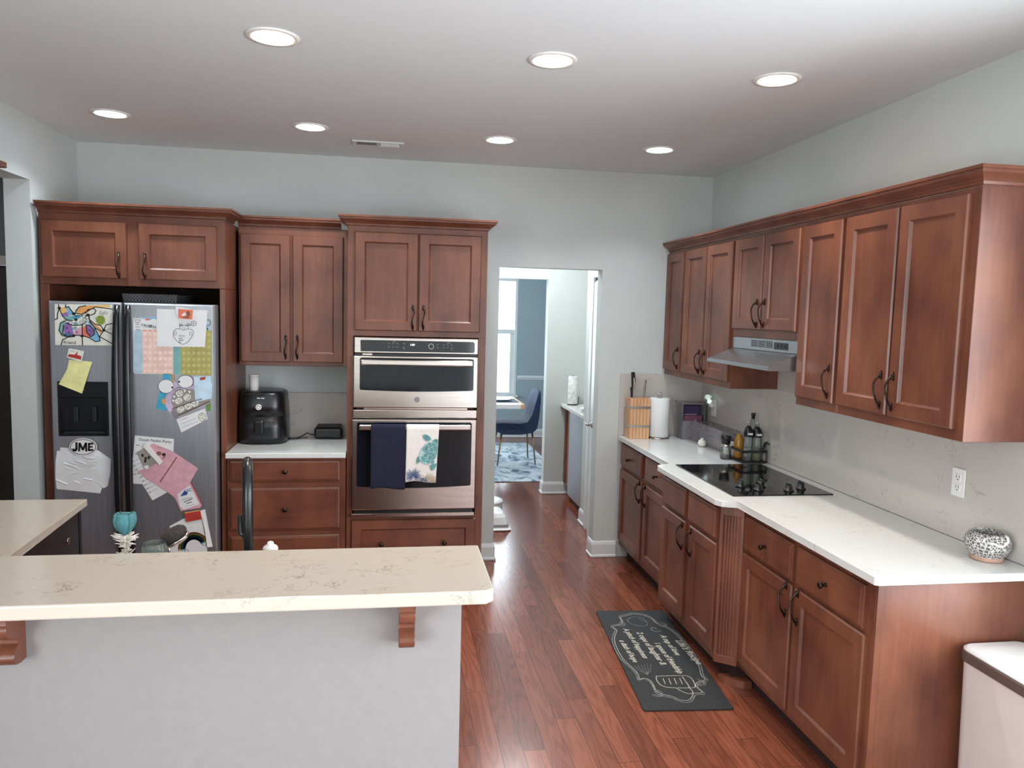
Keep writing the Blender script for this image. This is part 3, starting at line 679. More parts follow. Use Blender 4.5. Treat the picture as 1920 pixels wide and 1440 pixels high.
for par, xc in ((fd, -1.543), (rd, -1.483)):
    pts = []; rows = []
    for k in range(25):
        s = k/24; z = .30+1.475*s; a = abs(s*2-1)
        out = .012+.045*(1-a**3); wd = .0165+.008*(1-a**1.5)
        if k in (0, 24): out = .004
        yy = YD-out
        rows.append([(xc-wd, yy+.010, z), (xc-wd*.6, yy-.004, z), (xc+wd*.6, yy-.004, z), (xc+wd, yy+.010, z), (xc+wd*.6, yy+.022, z), (xc-wd*.6, yy+.022, z)])
    mb = MB('black'); V = mb.grid(rows, close_u=True); mb.cap(V[0]); mb.cap(V[-1]); build('handle', mb, par)
t2 = thing('storage_tray', (-1.39, 4.9, 1.786), 'dark perforated tray lying on top of the refrigerator', 'tray')
mb = MB('perf'); rings(mb, Vector((-1.535, 5.12, 1.787)), X, Vector((0, -1, 0)), Z, [(0, 0, .29, .40, 0), (-.006, -.006, .296, .406, .055), (.0, .0, .29, .40, .055), (.008, .008, .282, .392, .006)]); build('tray', mb, t2)

# papers on the doors: a chart of the door face in drawing units -> metres
KX, KZ = (-1.46562, .28899, -.00591, .00177, .00299, -.00004), (1.07761, .00042, -.31112, -.00322, 0, -.00195)
def ch(p):
    u, v = (p[0]-250)/100, (p[1]-800)/100; q = (1, u, v, u*v, u*u, v*v)
    return sum(a*b for a, b in zip(KX, q)), sum(a*b for a, b in zip(KZ, q))
def up(x, y): return (60+x/5.0526, 540+y/5.0526)       # upper sheet of the chart
def lo(x, y): return (60+x/5.0526, 800+y/5.0526)       # lower sheet
class Paper:
    def __init__(s, name, label, cat, poly, m, lay, C=up, th=.0012, lift=None, group='papers on the refrigerator'):
        s.C = C; s.y = YD-.0008-.0018*lay; s.n = name; s.a = (label, cat, group); s.mb = MB(m); s.k = 1; s.th = th
        P2 = [ch(C(*p)) for p in poly]; lift = [q*.4 for q in lift] if lift else [0]*len(poly)
        a = [s.mb.b.verts.new((x, s.y-l, z)) for (x, z), l in zip(P2, lift)]; b = [s.mb.b.verts.new((x, s.y-l-th, z)) for (x, z), l in zip(P2, lift)]
        s.mb.cap(a); s.mb.cap(b[::-1])
        for i in range(len(a)):
            j = (i+1) % len(a); s.mb.cap((a[i], a[j], b[j], b[i]))
    def lay(s): s.k += 1; return s.y-s.th-(.00005*s.k)
    def area(s, poly, m):
        s.mb.use(m); y = s.lay(); s.mb.face([(x, y, z) for x, z in (ch(s.C(*p)) for p in poly)]); return s
    def oval(s, c, rx, ry, m, n=20, rot=0):
        return s.area([(c[0]+rx*math.cos(2*PI*k/n)*math.cos(rot)-ry*math.sin(2*PI*k/n)*math.sin(rot), c[1]+rx*math.cos(2*PI*k/n)*math.sin(rot)+ry*math.sin(2*PI*k/n)*math.cos(rot)) for k in range(n)], m)
    def line(s, pts, w, m='ink', closed=False):
        s.mb.use(m); y = s.lay(); q = [Vector(ch(s.C(*p))) for p in pts]; w = w*.00058
        if closed: q.append(q[0])
        for i in range(len(q)-1):
            d = q[i+1]-q[i]
            if d.length < 1e-6: continue
            d.normalize(); nn = Vector((-d.y, d.x))*w/2; e = d*w*.3
            s.mb.face([(c.x, y, c.y) for c in (q[i]-nn-e, q[i+1]-nn+e, q[i+1]+nn+e, q[i]+nn-e)])
        return s
    def ring(s, c, rx, ry, w, m='ink', n=22, a0=0, a1=2*PI):
        return s.line([(c[0]+rx*math.cos(a0+(a1-a0)*k/n), c[1]+ry*math.sin(a0+(a1-a0)*k/n)) for k in range(n+1)], w, m)
    def text(s, txt, p, size, m='ink', ang=0, shear=0, bold=0, align='LEFT'):
        s.mb.use(m); x, z = ch(s.C(*p)); y = s.lay(); U = Vector((math.cos(ang), 0, math.sin(ang))); V = Vector((-math.sin(ang), 0, math.cos(ang)))
        s.mb.text(txt, size*.00058, Vector((x, y, z)), U, V, align, shear, bold=bold*.00058); return s
    def done(s):
        o = build(s.n, s.mb, recalc=False, at=(0, s.y, 0)); return tag(o, *s.a)

p = Paper('drawing', 'colourful abstract childs drawing with black outlines on the freezer door', 'drawing', [(212, 150), (762, 158), (762, 545), (217, 540)], 'cream', 0)
p.area([(415, 215), (445, 180), (520, 166), (585, 165), (640, 175), (560, 195), (530, 232), (470, 250), (430, 242)], 'orange')
p.area([(580, 166), (730, 160), (735, 178), (640, 185)], 'goldp')
p.area([(258, 195), (315, 178), (330, 235), (275, 250)], 'goldp').area([(275, 245), (335, 225), (355, 255), (310, 285)], 'purple')
p.area([(318, 185), (345, 175), (385, 230), (375, 260), (345, 255)], 'skyb')
p.area([(290, 275), (350, 262), (400, 275), (385, 305), (330, 315)], 'mint').area([(370, 268), (440, 262), (462, 280), (405, 300)], 'teal')
p.area([(255, 400), (265, 330), (300, 305), (320, 330), (300, 370), (290, 440), (330, 462), (280, 450)], 'mint')
p.area([(300, 350), (340, 320), (370, 350), (385, 400), (395, 440), (370, 455), (320, 450), (295, 410)], 'purple')
p.area([(290, 430), (385, 430), (360, 460), (310, 462)], 'blue')
p.area([(385, 330), (420, 318), (440, 345), (400, 360)], 'mint').area([(378, 375), (425, 362), (420, 390), (390, 402)], 'mint')
p.area([(420, 385), (468, 370), (472, 448), (400, 445), (398, 415)], 'pink').area([(480, 372), (510, 358), (520, 420), (560, 470), (600, 500), (540, 470), (480, 452)], 'coral')
p.area([(515, 310), (545, 320), (590, 370), (640, 470), (645, 505), (600, 510), (550, 470), (590, 440), (590, 400), (550, 360)], 'skyb')
p.area([(512, 350), (545, 355), (590, 400), (588, 445), (555, 462), (520, 420)], 'purple')
p.area([(540, 300), (600, 345), (650, 385), (660, 410), (645, 430), (600, 380)], 'orange')
p.oval((648, 303), 44, 45, 'lime')
for k in range(-3, 4): p.line([(648+k*13-18, 262+abs(k)*4), (648+k*13+10, 344-abs(k)*4)], 2.5); p.line([(606+abs(k)*4, 303+k*13+8), (690-abs(k)*4, 303+k*13-8)], 2.5)
for q in [[(250, 155), (255, 195), (240, 250), (240, 290), (214, 300)], [(318, 155), (318, 185), (345, 175), (385, 230), (415, 240)], [(258, 195), (285, 260), (320, 300), (385, 310)], [(415, 240), (415, 215), (445, 180), (510, 166)], [(415, 240), (470, 250), (530, 215), (600, 180), (762, 200)],
          [(385, 240), (410, 262), (540, 265)], [(505, 240), (530, 205), (585, 195), (606, 215), (590, 245), (530, 265)], [(540, 270), (545, 300), (600, 345), (650, 355), (680, 400), (762, 440)], [(680, 400), (700, 350), (762, 335)], [(680, 400), (640, 460), (762, 530)], [(475, 345), (478, 540)], [(320, 330), (385, 355), (475, 350), (512, 320)], [(255, 400), (270, 330), (320, 310)],
          [(255, 400), (285, 450), (335, 462), (400, 445), (475, 452), (540, 470), (600, 508), (645, 500), (640, 470), (590, 370), (545, 310)], [(275, 540), (290, 490), (340, 465), (395, 462)], [(512, 350), (520, 420), (555, 462), (590, 440), (590, 400), (545, 355), (512, 350)], [(300, 350), (290, 430), (330, 460)], [(660, 410), (600, 380), (545, 320)]]: p.line(q, 9)
for c in [(395, 245), (530, 255), (415, 300), (680, 400), (475, 455), (395, 452), (258, 190)]: p.oval(c, 17, 14, 'ink', 10)
for c in [(493, 265), (523, 280), (500, 300), (365, 330), (465, 325)]: p.oval(c, 14, 13, 'paper', 12).ring(c, 14, 13, 4)
for c in [(545, 400), (570, 410), (555, 435), (425, 420), (330, 380), (350, 420)]: p.ring(c, 8, 8, 3, n=10)
p.text('Friend', (300, 530), 44, 'ink').text('Salu', (628, 250), 52, 'grey', shear=.3).text('lets', (712, 410), 34, 'grey', ang=.5).done()
p = Paper('magnet', 'small picture magnet of a red brick building above the yellow note', 'magnet', [(350, 572), (497, 600), (470, 700), (330, 658)], 'cream', 2, th=.003)
p.area([(342, 640), (352, 625), (405, 632), (420, 612), (432, 634), (470, 645), (466, 680), (340, 650)], 'red').area([(424, 620), (430, 590), (437, 625)], 'red').text('xxxx', (362, 598), 22, 'grey', ang=-.2).done()
p = Paper('note', 'yellow lined note hanging tilted on the freezer door', 'paper', [(350, 680), (570, 700), (552, 760), (482, 998), (262, 910), (335, 770)], 'yellow', 1, lift=[0, 0, .010, .034, .034, .012])
p.done()
p = Paper('chart', 'pink and blue weekly chart with a cloud header on the refrigerator door', 'chart', [(958, 292), (972, 278), (1335, 272), (1335, 818), (975, 812), (958, 795)], 'paper', 0)
p.area([(1020, 278), (1335, 275), (1335, 300), (1180, 300), (1150, 288), (1110, 310), (1080, 285), (1050, 292)], 'skyb').area([(962, 400), (1045, 400), (1045, 808), (975, 808), (962, 795)], 'bluec').area([(1045, 392), (1330, 392), (1330, 814), (1045, 810)], 'salmon')
for r_ in range(7):
    for c_ in range(6): p.oval((1070+c_*48, 435+r_*59), 17, 17, 'salmond', 14)
p.oval((1000, 303), 26, 24, 'paper', 16).ring((1000, 303), 26, 24, 4).line([(990, 298), (996, 308), (1004, 298), (1010, 308)], 4)
p.text('TRISAN', (1030, 365), 42, 'ink', ang=-.13).line([(1110, 355), (1122, 372), (1135, 352), (1124, 350), (1118, 358), (1110, 355)], 4).area([(1068, 300), (1092, 312), (1112, 300), (1110, 288), (1072, 290)], 'coral')
for k in range(6): p.line([(1058+k*48, 405), (1080+k*48, 405)], 6, 'coral')
p.line([(980, 345), (1010, 345)], 5, 'grey').line([(980, 368), (1020, 370)], 5, 'grey').line([(985, 392), (1028, 394)], 6, 'grey').done()
p = Paper('chart', 'olive green weekly chart partly behind the white bear drawing', 'chart', [(1337, 300), (1690, 296), (1702, 308), (1702, 820), (1690, 832), (1337, 818)], 'greenc', 0)
p.area([(1340, 300), (1698, 300), (1698, 400), (1340, 400)], 'bluec').area([(1340, 402), (1410, 402), (1410, 820), (1340, 816)], 'greenc')
p.mb.use('mint'); p.area([(1340, 402), (1408, 402), (1408, 820), (1340, 816)], 'mint')
for r_ in range(7):
    for c_ in range(6): p.oval((1436+c_*48, 440+r_*59), 16, 16, 'greend', 14)
p.ring((1668, 330), 22, 28, 5).line([(1655, 360), (1650, 385), (1665, 380), (1660, 400)], 6).done()
p = Paper('drawing', 'white sheet with a line drawing of a bear holding a heart', 'drawing', [(1183, 198), (1665, 210), (1638, 558), (1183, 555)], 'paper', 2)
p.k = 12
p.line([(1430, 535), (1385, 515), (1340, 460), (1340, 410), (1370, 385), (1410, 388), (1440, 400), (1470, 388), (1515, 392), (1532, 420), (1520, 455), (1475, 515), (1430, 535)], 4)
p.line([(1400, 385), (1402, 352), (1478, 352), (1482, 388)], 4).ring((1408, 350), 11, 12, 4, n=10).ring((1478, 346), 11, 12, 4, n=10).oval((1425, 360), 4, 5, 'ink', 8).oval((1458, 360), 4, 5, 'ink', 8).line([(1436, 376), (1442, 382), (1448, 376), (1442, 382), (1442, 390)], 3)
p.ring((1532, 336), 26, 22, 4, n=14).line([(1525, 328), (1525, 345), (1538, 332), (1528, 334)], 3).ring((1500, 352), 7, 6, 3, n=8).ring((1358, 432), 12, 16, 3, n=10).ring((1505, 432), 12, 16, 3, n=10).ring((1402, 508), 9, 10, 3, n=10)
p.text('HUGS', (1390, 460), 22, 'ink').text('and', (1392, 480), 22, 'ink').text('KISS', (1396, 500), 22, 'ink')
p.done()
p = Paper('photo_magnet', 'orange photo magnet holding the white bear drawing', 'magnet', [(1365, 172), (1532, 205), (1526, 300), (1386, 290), (1362, 230)], 'paper', 4, th=.003)
p.area([(1388, 198), (1528, 208), (1522, 298), (1388, 288)], 'coral').area([(1415, 255), (1450, 230), (1465, 250), (1440, 270)], 'cream').area([(1465, 225), (1490, 215), (1505, 260), (1475, 270)], 'brown').area([(1430, 270), (1500, 272), (1490, 286), (1425, 280)], 'brown').done()
p = Paper('card', 'teal card peeking out behind the paper monster', 'card', [(1240, 803), (1308, 808), (1308, 900), (1290, 1000), (1275, 1165), (1170, 1145), (1205, 990), (1237, 890)], 'teal', 0)
p.oval((1250, 1075), 22, 30, 'orange', 12, -.3).done()
p = Paper('paper_cutout', 'lilac paper cut-out with two round white eyes and a speckled jaw', 'cut-out', [(1320, 870), (1380, 900), (1440, 935), (1540, 930), (1600, 960), (1690, 1045), (1690, 1085), (1390, 1230), (1340, 1235), (1310, 1190), (1265, 1120), (1265, 1030), (1310, 960)], 'lilac', 1)
p.area([(1325, 1010), (1380, 960), (1520, 955), (1580, 1020), (1560, 1060), (1340, 1145), (1322, 1080)], 'kraft').area([(1325, 1150), (1560, 1060), (1680, 1050), (1688, 1080), (1392, 1225), (1345, 1232), (1315, 1190)], 'kraft')
p.area([(1312, 1175), (1350, 1150), (1388, 1200), (1385, 1232), (1345, 1238)], 'grey')
for a in [(1325, 1010), (1352, 990), (1318, 1050), (1425, 955), (1470, 965)]: p.area([a, (a[0]+42, a[1]+12), (a[0]+20, a[1]+42)], 'paper').line([a, (a[0]+42, a[1]+12), (a[0]+20, a[1]+42)], 3, closed=True)
rr = random.Random(3)
for c in [(1395, 1000), (1470, 1035), (1390, 1070), (1410, 1150), (1480, 1120), (1545, 1095)]:
    p.oval(c, 36, 30, 'cream', 14, -.4)
    for k in range(11): p.oval((c[0]+rr.uniform(-26, 26), c[1]+rr.uniform(-20, 20)), 4, 4, 'ink', 6)
p.line([(1330, 1145), (1560, 1062), (1610, 1050)], 6).line([(1388, 1205), (1688, 1072)], 6).line([(1345, 970), (1385, 940), (1410, 945), (1400, 965), (1355, 980)], 4)
p.line([(1310, 815), (1335, 890)], 5, 'lime').line([(1335, 818), (1350, 890)], 8, 'orange')
p.oval((1272, 931), 74, 66, 'paper', 28).ring((1272, 931), 74, 66, 4).oval((1330, 942), 9, 11, 'ink', 10)
p.oval((1455, 886), 74, 60, 'paper', 28).ring((1455, 886), 74, 60, 4).oval((1396, 888), 9, 11, 'ink', 10).done()
p = Paper('note', 'pale blue stationery note beside the paper cut-out', 'paper', [(1532, 842), (1695, 832), (1698, 900), (1712, 905), (1702, 1045), (1548, 1082)], 'lightblue', 2)
p.k = 12
p.area([(1590, 850), (1645, 840), (1640, 865), (1595, 875)], 'red').text('~ ~ ~', (1590, 910), 22, 'grey').done()
p = Paper('card', 'green card corner sticking out under the blue note', 'card', [(1640, 1090), (1692, 1050), (1690, 1165), (1655, 1170)], 'green', 0); p.done()
p = Paper('card', 'white ruled card with a cookie sketch below the cut-out', 'card', [(1368, 1245), (1640, 1140), (1665, 1240), (1415, 1370)], 'paper', 2)
p.k = 8
p.oval((1612, 1222), 36, 38, 'cream', 18).ring((1612, 1222), 36, 38, 4)
for q in [(1600, 1205), (1622, 1212), (1610, 1235), (1592, 1228), (1628, 1240), (1612, 1195)]: p.oval(q, 5, 5, 'ink', 6)
p.line([(1395, 1255), (1470, 1228)], 4, 'grey').line([(1410, 1290), (1560, 1232)], 3, 'grey').line([(1425, 1320), (1570, 1262)], 3, 'grey').done()
# lower sheets
p = Paper('paper', 'crumpled white paper under the oval magnet', 'paper', [(265, 198), (380, 205), (620, 225), (750, 310), (745, 440), (720, 560), (680, 585), (665, 575), (645, 632), (235, 590), (220, 480), (222, 330), (235, 232), (265, 228)], 'paper', 0, lo, lift=[0, 0, 0, .012, .016, .012, .012, .002, .008, .008, .004, .002, 0, 0])
p.mb.b.faces.ensure_lookup_table(); p.mb.use('paper')
bmesh.ops.poke(p.mb.b, faces=[p.mb.b.faces[1]])
p.mb.use('paper')
y = p.y-.006
def wr(pts, h):
    q = [(ch(lo(*a)), o) for a, o in pts]; p.mb.face([(x, p.y-p.th-h*o-.001, z) for (x, z), o in q])
for k in range(16):   # creases
    cx, cy, an, ln = rr.uniform(280, 620), rr.uniform(290, 540), rr.uniform(-.4, .5), rr.uniform(50, 120)
    dx, dy = math.cos(an)*ln, math.sin(an)*ln; q = lambda a, b: (ch(lo(cx+a*dx-b*dy*.2, cy+a*dy+b*dx*.2)))
    P4 = [q(-.5, -.5), q(.5, -.5), q(.5, .5), q(-.5, .5)]; m0, m1 = q(-.5, 0), q(.5, 0); yb = p.y-.0052
    p.mb.face([(P4[0][0], yb, P4[0][1]), (P4[1][0], yb, P4[1][1]), (m1[0], yb-.003, m1[1]), (m0[0], yb-.003, m0[1])]); p.mb.face([(m0[0], yb-.003, m0[1]), (m1[0], yb-.003, m1[1]), (P4[2][0], yb, P4[2][1]), (P4[3][0], yb, P4[3][1])])
p.done()
p = Paper('oval_magnet', 'white oval magnet lettered JME in black', 'magnet', [(490+132*math.cos(2*PI*k/36), 190+82*math.sin(2*PI*k/36)) for k in range(36)], 'white', 6, lo, th=.003)
p.ring((490, 190), 121, 71, 6, n=36).line([(428, 152), (428, 205), (418, 222), (404, 222), (396, 212)], 22).line([(452, 226), (458, 156), (488, 214), (518, 154), (520, 226)], 20).line([(582, 158), (546, 160), (544, 220), (582, 218)], 20).line([(545, 189), (576, 188)], 18).done()
p = Paper('letter', 'white letter with an old-style heading behind the pink sheet', 'paper', [(972, 85), (1343, 118), (1335, 300), (1040, 545), (935, 540)], 'paper', 0, lo)
p.text('Ouum Nubin Purtu', (1005, 132), 40, 'ink', ang=-.09, shear=.1, bold=.5)
for a in [(985, 175), (978, 260), (965, 380), (950, 450)]: p.line([a, (a[0]+30, a[1]+3)], 7, 'grey')
p.done()
p = Paper('list', 'narrow white list tilted beneath the pink sheet', 'paper', [(905, 315), (1000, 260), (1285, 620), (1140, 700)], 'paper', 1, lo)
p.k = 8
for k in range(9): p.line([(938+k*21, 340+k*36), (960+k*21, 328+k*36)], 8, 'grey').line([(972+k*21, 325+k*36), (1020+k*20, 300+k*36)], 3, 'grey')
p.done()
p = Paper('paper', 'pink sheet with a dark bar, pinned tilted on the refrigerator door', 'paper', [(1060, 205), (1150, 158), (1320, 225), (1575, 395), (1480, 560), (1345, 665), (1270, 610), (1085, 490), (995, 420), (1105, 385)], 'pink', 3, lo)
p.k = 12
p.line([(1372, 288), (1215, 522)], 11, 'brown').oval((1203, 252), 24, 20, 'brown', 12).oval((1250, 262), 20, 14, 'ink', 10).line([(1255, 265), (1240, 305)], 6).line([(1262, 268), (1258, 300)], 5)
p.text('111', (1180, 205), 34, 'brown', ang=-.2, shear=.3).area([(1120, 420), (1160, 355), (1250, 400), (1250, 470), (1180, 500), (1120, 450)], 'pink').done()
p = Paper('photo', 'faded photo print under the white clip strip', 'photo', [(1000, 240), (1070, 205), (1190, 340), (1075, 405)], 'kraft', 5, lo)
for c in [(1050, 270), (1080, 300), (1110, 290), (1075, 325)]: p.oval(c, 12, 16, 'ink', 10)
p.area([(1060, 370), (1105, 362), (1112, 392), (1078, 402)], 'paper').done()
p = Paper('magnet_clip', 'white strip clip across the pink sheet', 'clip', [(1092, 148), (1242, 330), (1215, 362), (1055, 185)], 'white', 7, lo, th=.004); p.done()
p = Paper('brochure', 'narrow white brochure with blue logo hanging below the pink sheet', 'brochure', [(1345, 655), (1360, 600), (1500, 520), (1612, 738), (1592, 770), (1440, 792), (1412, 800)], 'pink', 2, lo)
p.area([(1375, 640), (1495, 555), (1588, 735), (1440, 785), (1405, 760)], 'paper').area([(1405, 660), (1440, 610), (1475, 620), (1470, 645)], 'navyink').text('ASC', (1440, 628), 44, 'navyink', ang=.25, bold=1).text('KAMLA', (1425, 700), 30, 'grey', ang=.2).line([(1440, 715), (1520, 682)], 7).line([(1465, 728), (1512, 712)], 7)
p.line([(1500, 522), (1610, 735)], 7, 'red').line([(1455, 755), (1545, 735)], 3, 'grey').done()
p = Paper('magnet', 'red rectangular magnet above the rainbow drawing', 'magnet', [(1450, 815), (1598, 798), (1612, 872), (1465, 900)], 'red', 5, lo, th=.006)
p.line([(1452, 812), (1590, 790)], 8, 'goldp').done()
p = Paper('drawing', 'rainbow drawing on white paper low on the refrigerator door', 'drawing', [(1300, 945), (1450, 865), (1610, 870), (1660, 1170), (1650, 1260), (1290, 1260), (1330, 1000)], 'paper', 1, lo)
p.k = 12
for r_, c_ in ((150, 'red'), (137, 'goldp'), (125, 'green'), (112, 'blue'), (100, 'skyb')): p.ring((1535, 1160), r_*.93, r_*1.0, 24, c_, n=22, a0=PI*.98, a1=PI*1.82)
p.ring((1630, 1100), 26, 26, 4, n=12).ring((1465, 1180), 18, 16, 4, n=10).done()
p = Paper('paper_strip', 'curled white paper strip beside the rainbow drawing', 'paper', [(1595, 795), (1640, 780), (1668, 900), (1715, 1135), (1665, 1140), (1640, 970)], 'paper', 4, lo, lift=[0, 0, .01, .006, .016, .012]); p.done()

# ---------------------------------------------------------------- double wall oven
t = thing('wall_oven', (.155, 4.70, .508), 'stainless double wall oven in the tall cherry cabinet', 'oven')
mb = MB('blackm'); mb.box(-.205, .515, 4.706, 5.25, .512, 1.618); build('body', mb, t)
x0, x1 = -.222, .533
mb = MB('steel'); mb.box(x0, x1, 4.668, 4.704, 1.522, 1.620, .006, 2); cp = build('control_panel', mb, t)
mb = MB('glassb'); mb.prism([(-.182, 1.534), (.505, 1.534), (.510, 1.545), (.510, 1.594), (.500, 1.603), (-.178, 1.603), (-.184, 1.598)], .003, O=Vector((0, 4.668, 0)), U=X, V=Z, Wd=-Y); mb.use('marks')
for (px, pz, w) in [(-.02, 1.583, .010), (.006, 1.583, .012), (.030, 1.583, .012), (-.02, 1.562, .012), (.006, 1.562, .010), (.030, 1.562, .012), (.070, 1.583, .014), (.070, 1.562, .014), (.070, 1.551, .016), (.275, 1.58, .010), (.275, 1.562, .012), (.315, 1.58, .010), (.338, 1.58, .010), (.362, 1.58, .008), (.315, 1.562, .010), (.338, 1.562, .010), (.362, 1.562, .012), (.362, 1.551, .010), (.008, 1.594, .022), (.338, 1.592, .022)]:
    mb.box(px, px+w, 4.6636, 4.6648, pz, pz+.0035)
build('panel_glass', mb, cp)
mb = MB('screen'); mb.text('1:00', .017, Vector((.112, 4.6645, 1.573)), X, Z, shear=.15, bold=.0004); build('clock_digits', mb, cp, recalc=False)
mb = MB('steel'); mb.lathe([(.0175, 0), (.0175, .006), (.0165, .012)], Vector((.241, 4.6655, 1.571)), -Y, 24); mb.use('glassb'); mb.lathe([(.0145, .0119), (.0145, .0135)], Vector((.241, 4.6655, 1.571)), -Y, 24); build('dial', mb, cp)
mb = MB('black'); mb.box(x0+.004, x1-.004, 4.69, 4.705, 1.506, 1.523); mb.use('steel'); mb.box(x0+.05, x0+.11, 4.682, 4.705, 1.510, 1.521, .001); build('vent_gap', mb, t)
# upper (microwave) door
mb = MB('steel'); mb.box(x0-.003, x1, 4.660, 4.704, 1.190, 1.507, .006, 2); d = build('microwave_door', mb, t)
def sill(xa, xb, z0, z1, drop): return [(xa, z0+.008)]+[(xa+.006+(xb-xa-.012)*k/16, z0-drop*math.sin(PI*k/16)) for k in range(17)]+[(xb, z0+.008), (xb, z1-.008), (xb-.008, z1), (xa+.008, z1), (xa, z1-.008)]
mb = MB('ovenglass'); mb.prism(sill(-.186, .506, 1.300, 1.497, .008), .004, O=Vector((0, 4.660, 0)), U=X, V=Z, Wd=-Y); build('window', mb, d)
def bar(name, xa, xb, zc, yo, par):
    mb = MB('steel'); mb.box(xa, xb, yo-.016, yo, zc-.017, zc+.017, .007, 3)
    for q in (xa+.03, xb-.06): mb.box(q, q+.03, yo, 4.658, zc-.010, zc+.010, .002)
    return build(name, mb, par)
bar('handle', -.178, .494, 1.470, 4.625, d)
mb = MB('grey'); mb.lathe([(.017, 0), (.017, .0015), (.015, .002)], Vector((.160, 4.660, 1.243)), -Y, 24); build('emblem', mb, d)
mb = MB('steel'); mb.box(x0+.06, x1-.06, 4.672, 4.704, 1.179, 1.190, .001); mb.box(x0-.004, x1, 4.664, 4.704, 1.125, 1.1785, .006, 2); build('middle_trim', mb, t)
mb = MB('steel'); mb.box(x0-.010, x1-.002, 4.655, 4.704, .556, 1.119, .006, 2); d = build('oven_door', mb, t)
mb = MB('ovenglass'); mb.prism(sill(-.200, .500, .705, 1.103, .012), .004, O=Vector((0, 4.655, 0)), U=X, V=Z, Wd=-Y); build('window', mb, d)
bar('handle', -.186, .490, 1.077, 4.620, d)
mb = MB('steel'); mb.box(x0-.012, x1-.004, 4.662, 4.704, .508, .532, .004); mb.use('black'); mb.box(x0+.004, x1-.016, 4.668, 4.704, .532, .555); build('bottom_vent', mb, t)
# towels over the oven handle
def towel(name, xa, xb, zb, m, label, fold, skew=0, deco=None, taper=0):
    yb, zt = 4.612, 1.077
    def pt(u, s):
        """u across 0..1, s along 0 (front hem) .. 1 (back hem)"""
        path = [(4.599-.004, zb), (4.597, zt-.005), (4.600, zt+.017), (4.612, zt+.0215), (4.624, zt+.017), (4.629, zt-.01), (4.640, zb+.10)]
        L = [0]
        for i in range(1, 7): L.append(L[-1]+math.dist(path[i], path[i-1]))
        q = s*L[-1]
        i = max(k for k in range(6) if L[k] <= q+1e-9); f = (q-L[i])/(L[i+1]-L[i]); yy = path[i][0]*(1-f)+path[i+1][0]*f; zz = path[i][1]*(1-f)+path[i+1][1]*f
        h = max(0, min(1, (zt-zz)/(zt-zb)))
        amp = fold*h if i < 2 else 0
        return Vector((xa+(xb-xa)*(u+taper*h*(u-.5))+skew*h, yy-.004-amp*(1+math.sin(u*9+h*2)), zz+(.006*math.sin(u*5) if i == 0 else 0)*h))
    mb = MB(m); rows = [[pt(u/16, s/44) for u in range(17)] for s in range(45)]
    mb.grid(rows)
    if deco: deco(mb, lambda u, h: pt(u, max(0.001, (1-h))*.5*(2*(zt+.01-zb)/( (zt+.01-zb)*2)))-Y*.0035)
    o = build(name, mb, recalc=False)
    md = o.modifiers.new('thickness', 'SOLIDIFY'); md.thickness = .003; md.offset = 0
    return tag(o, label, 'towel', 'towels on the oven handle')
towel('kitchen_towel', -.115, .092, .705, 'navy', 'navy towel on the left of the oven handle', .004)
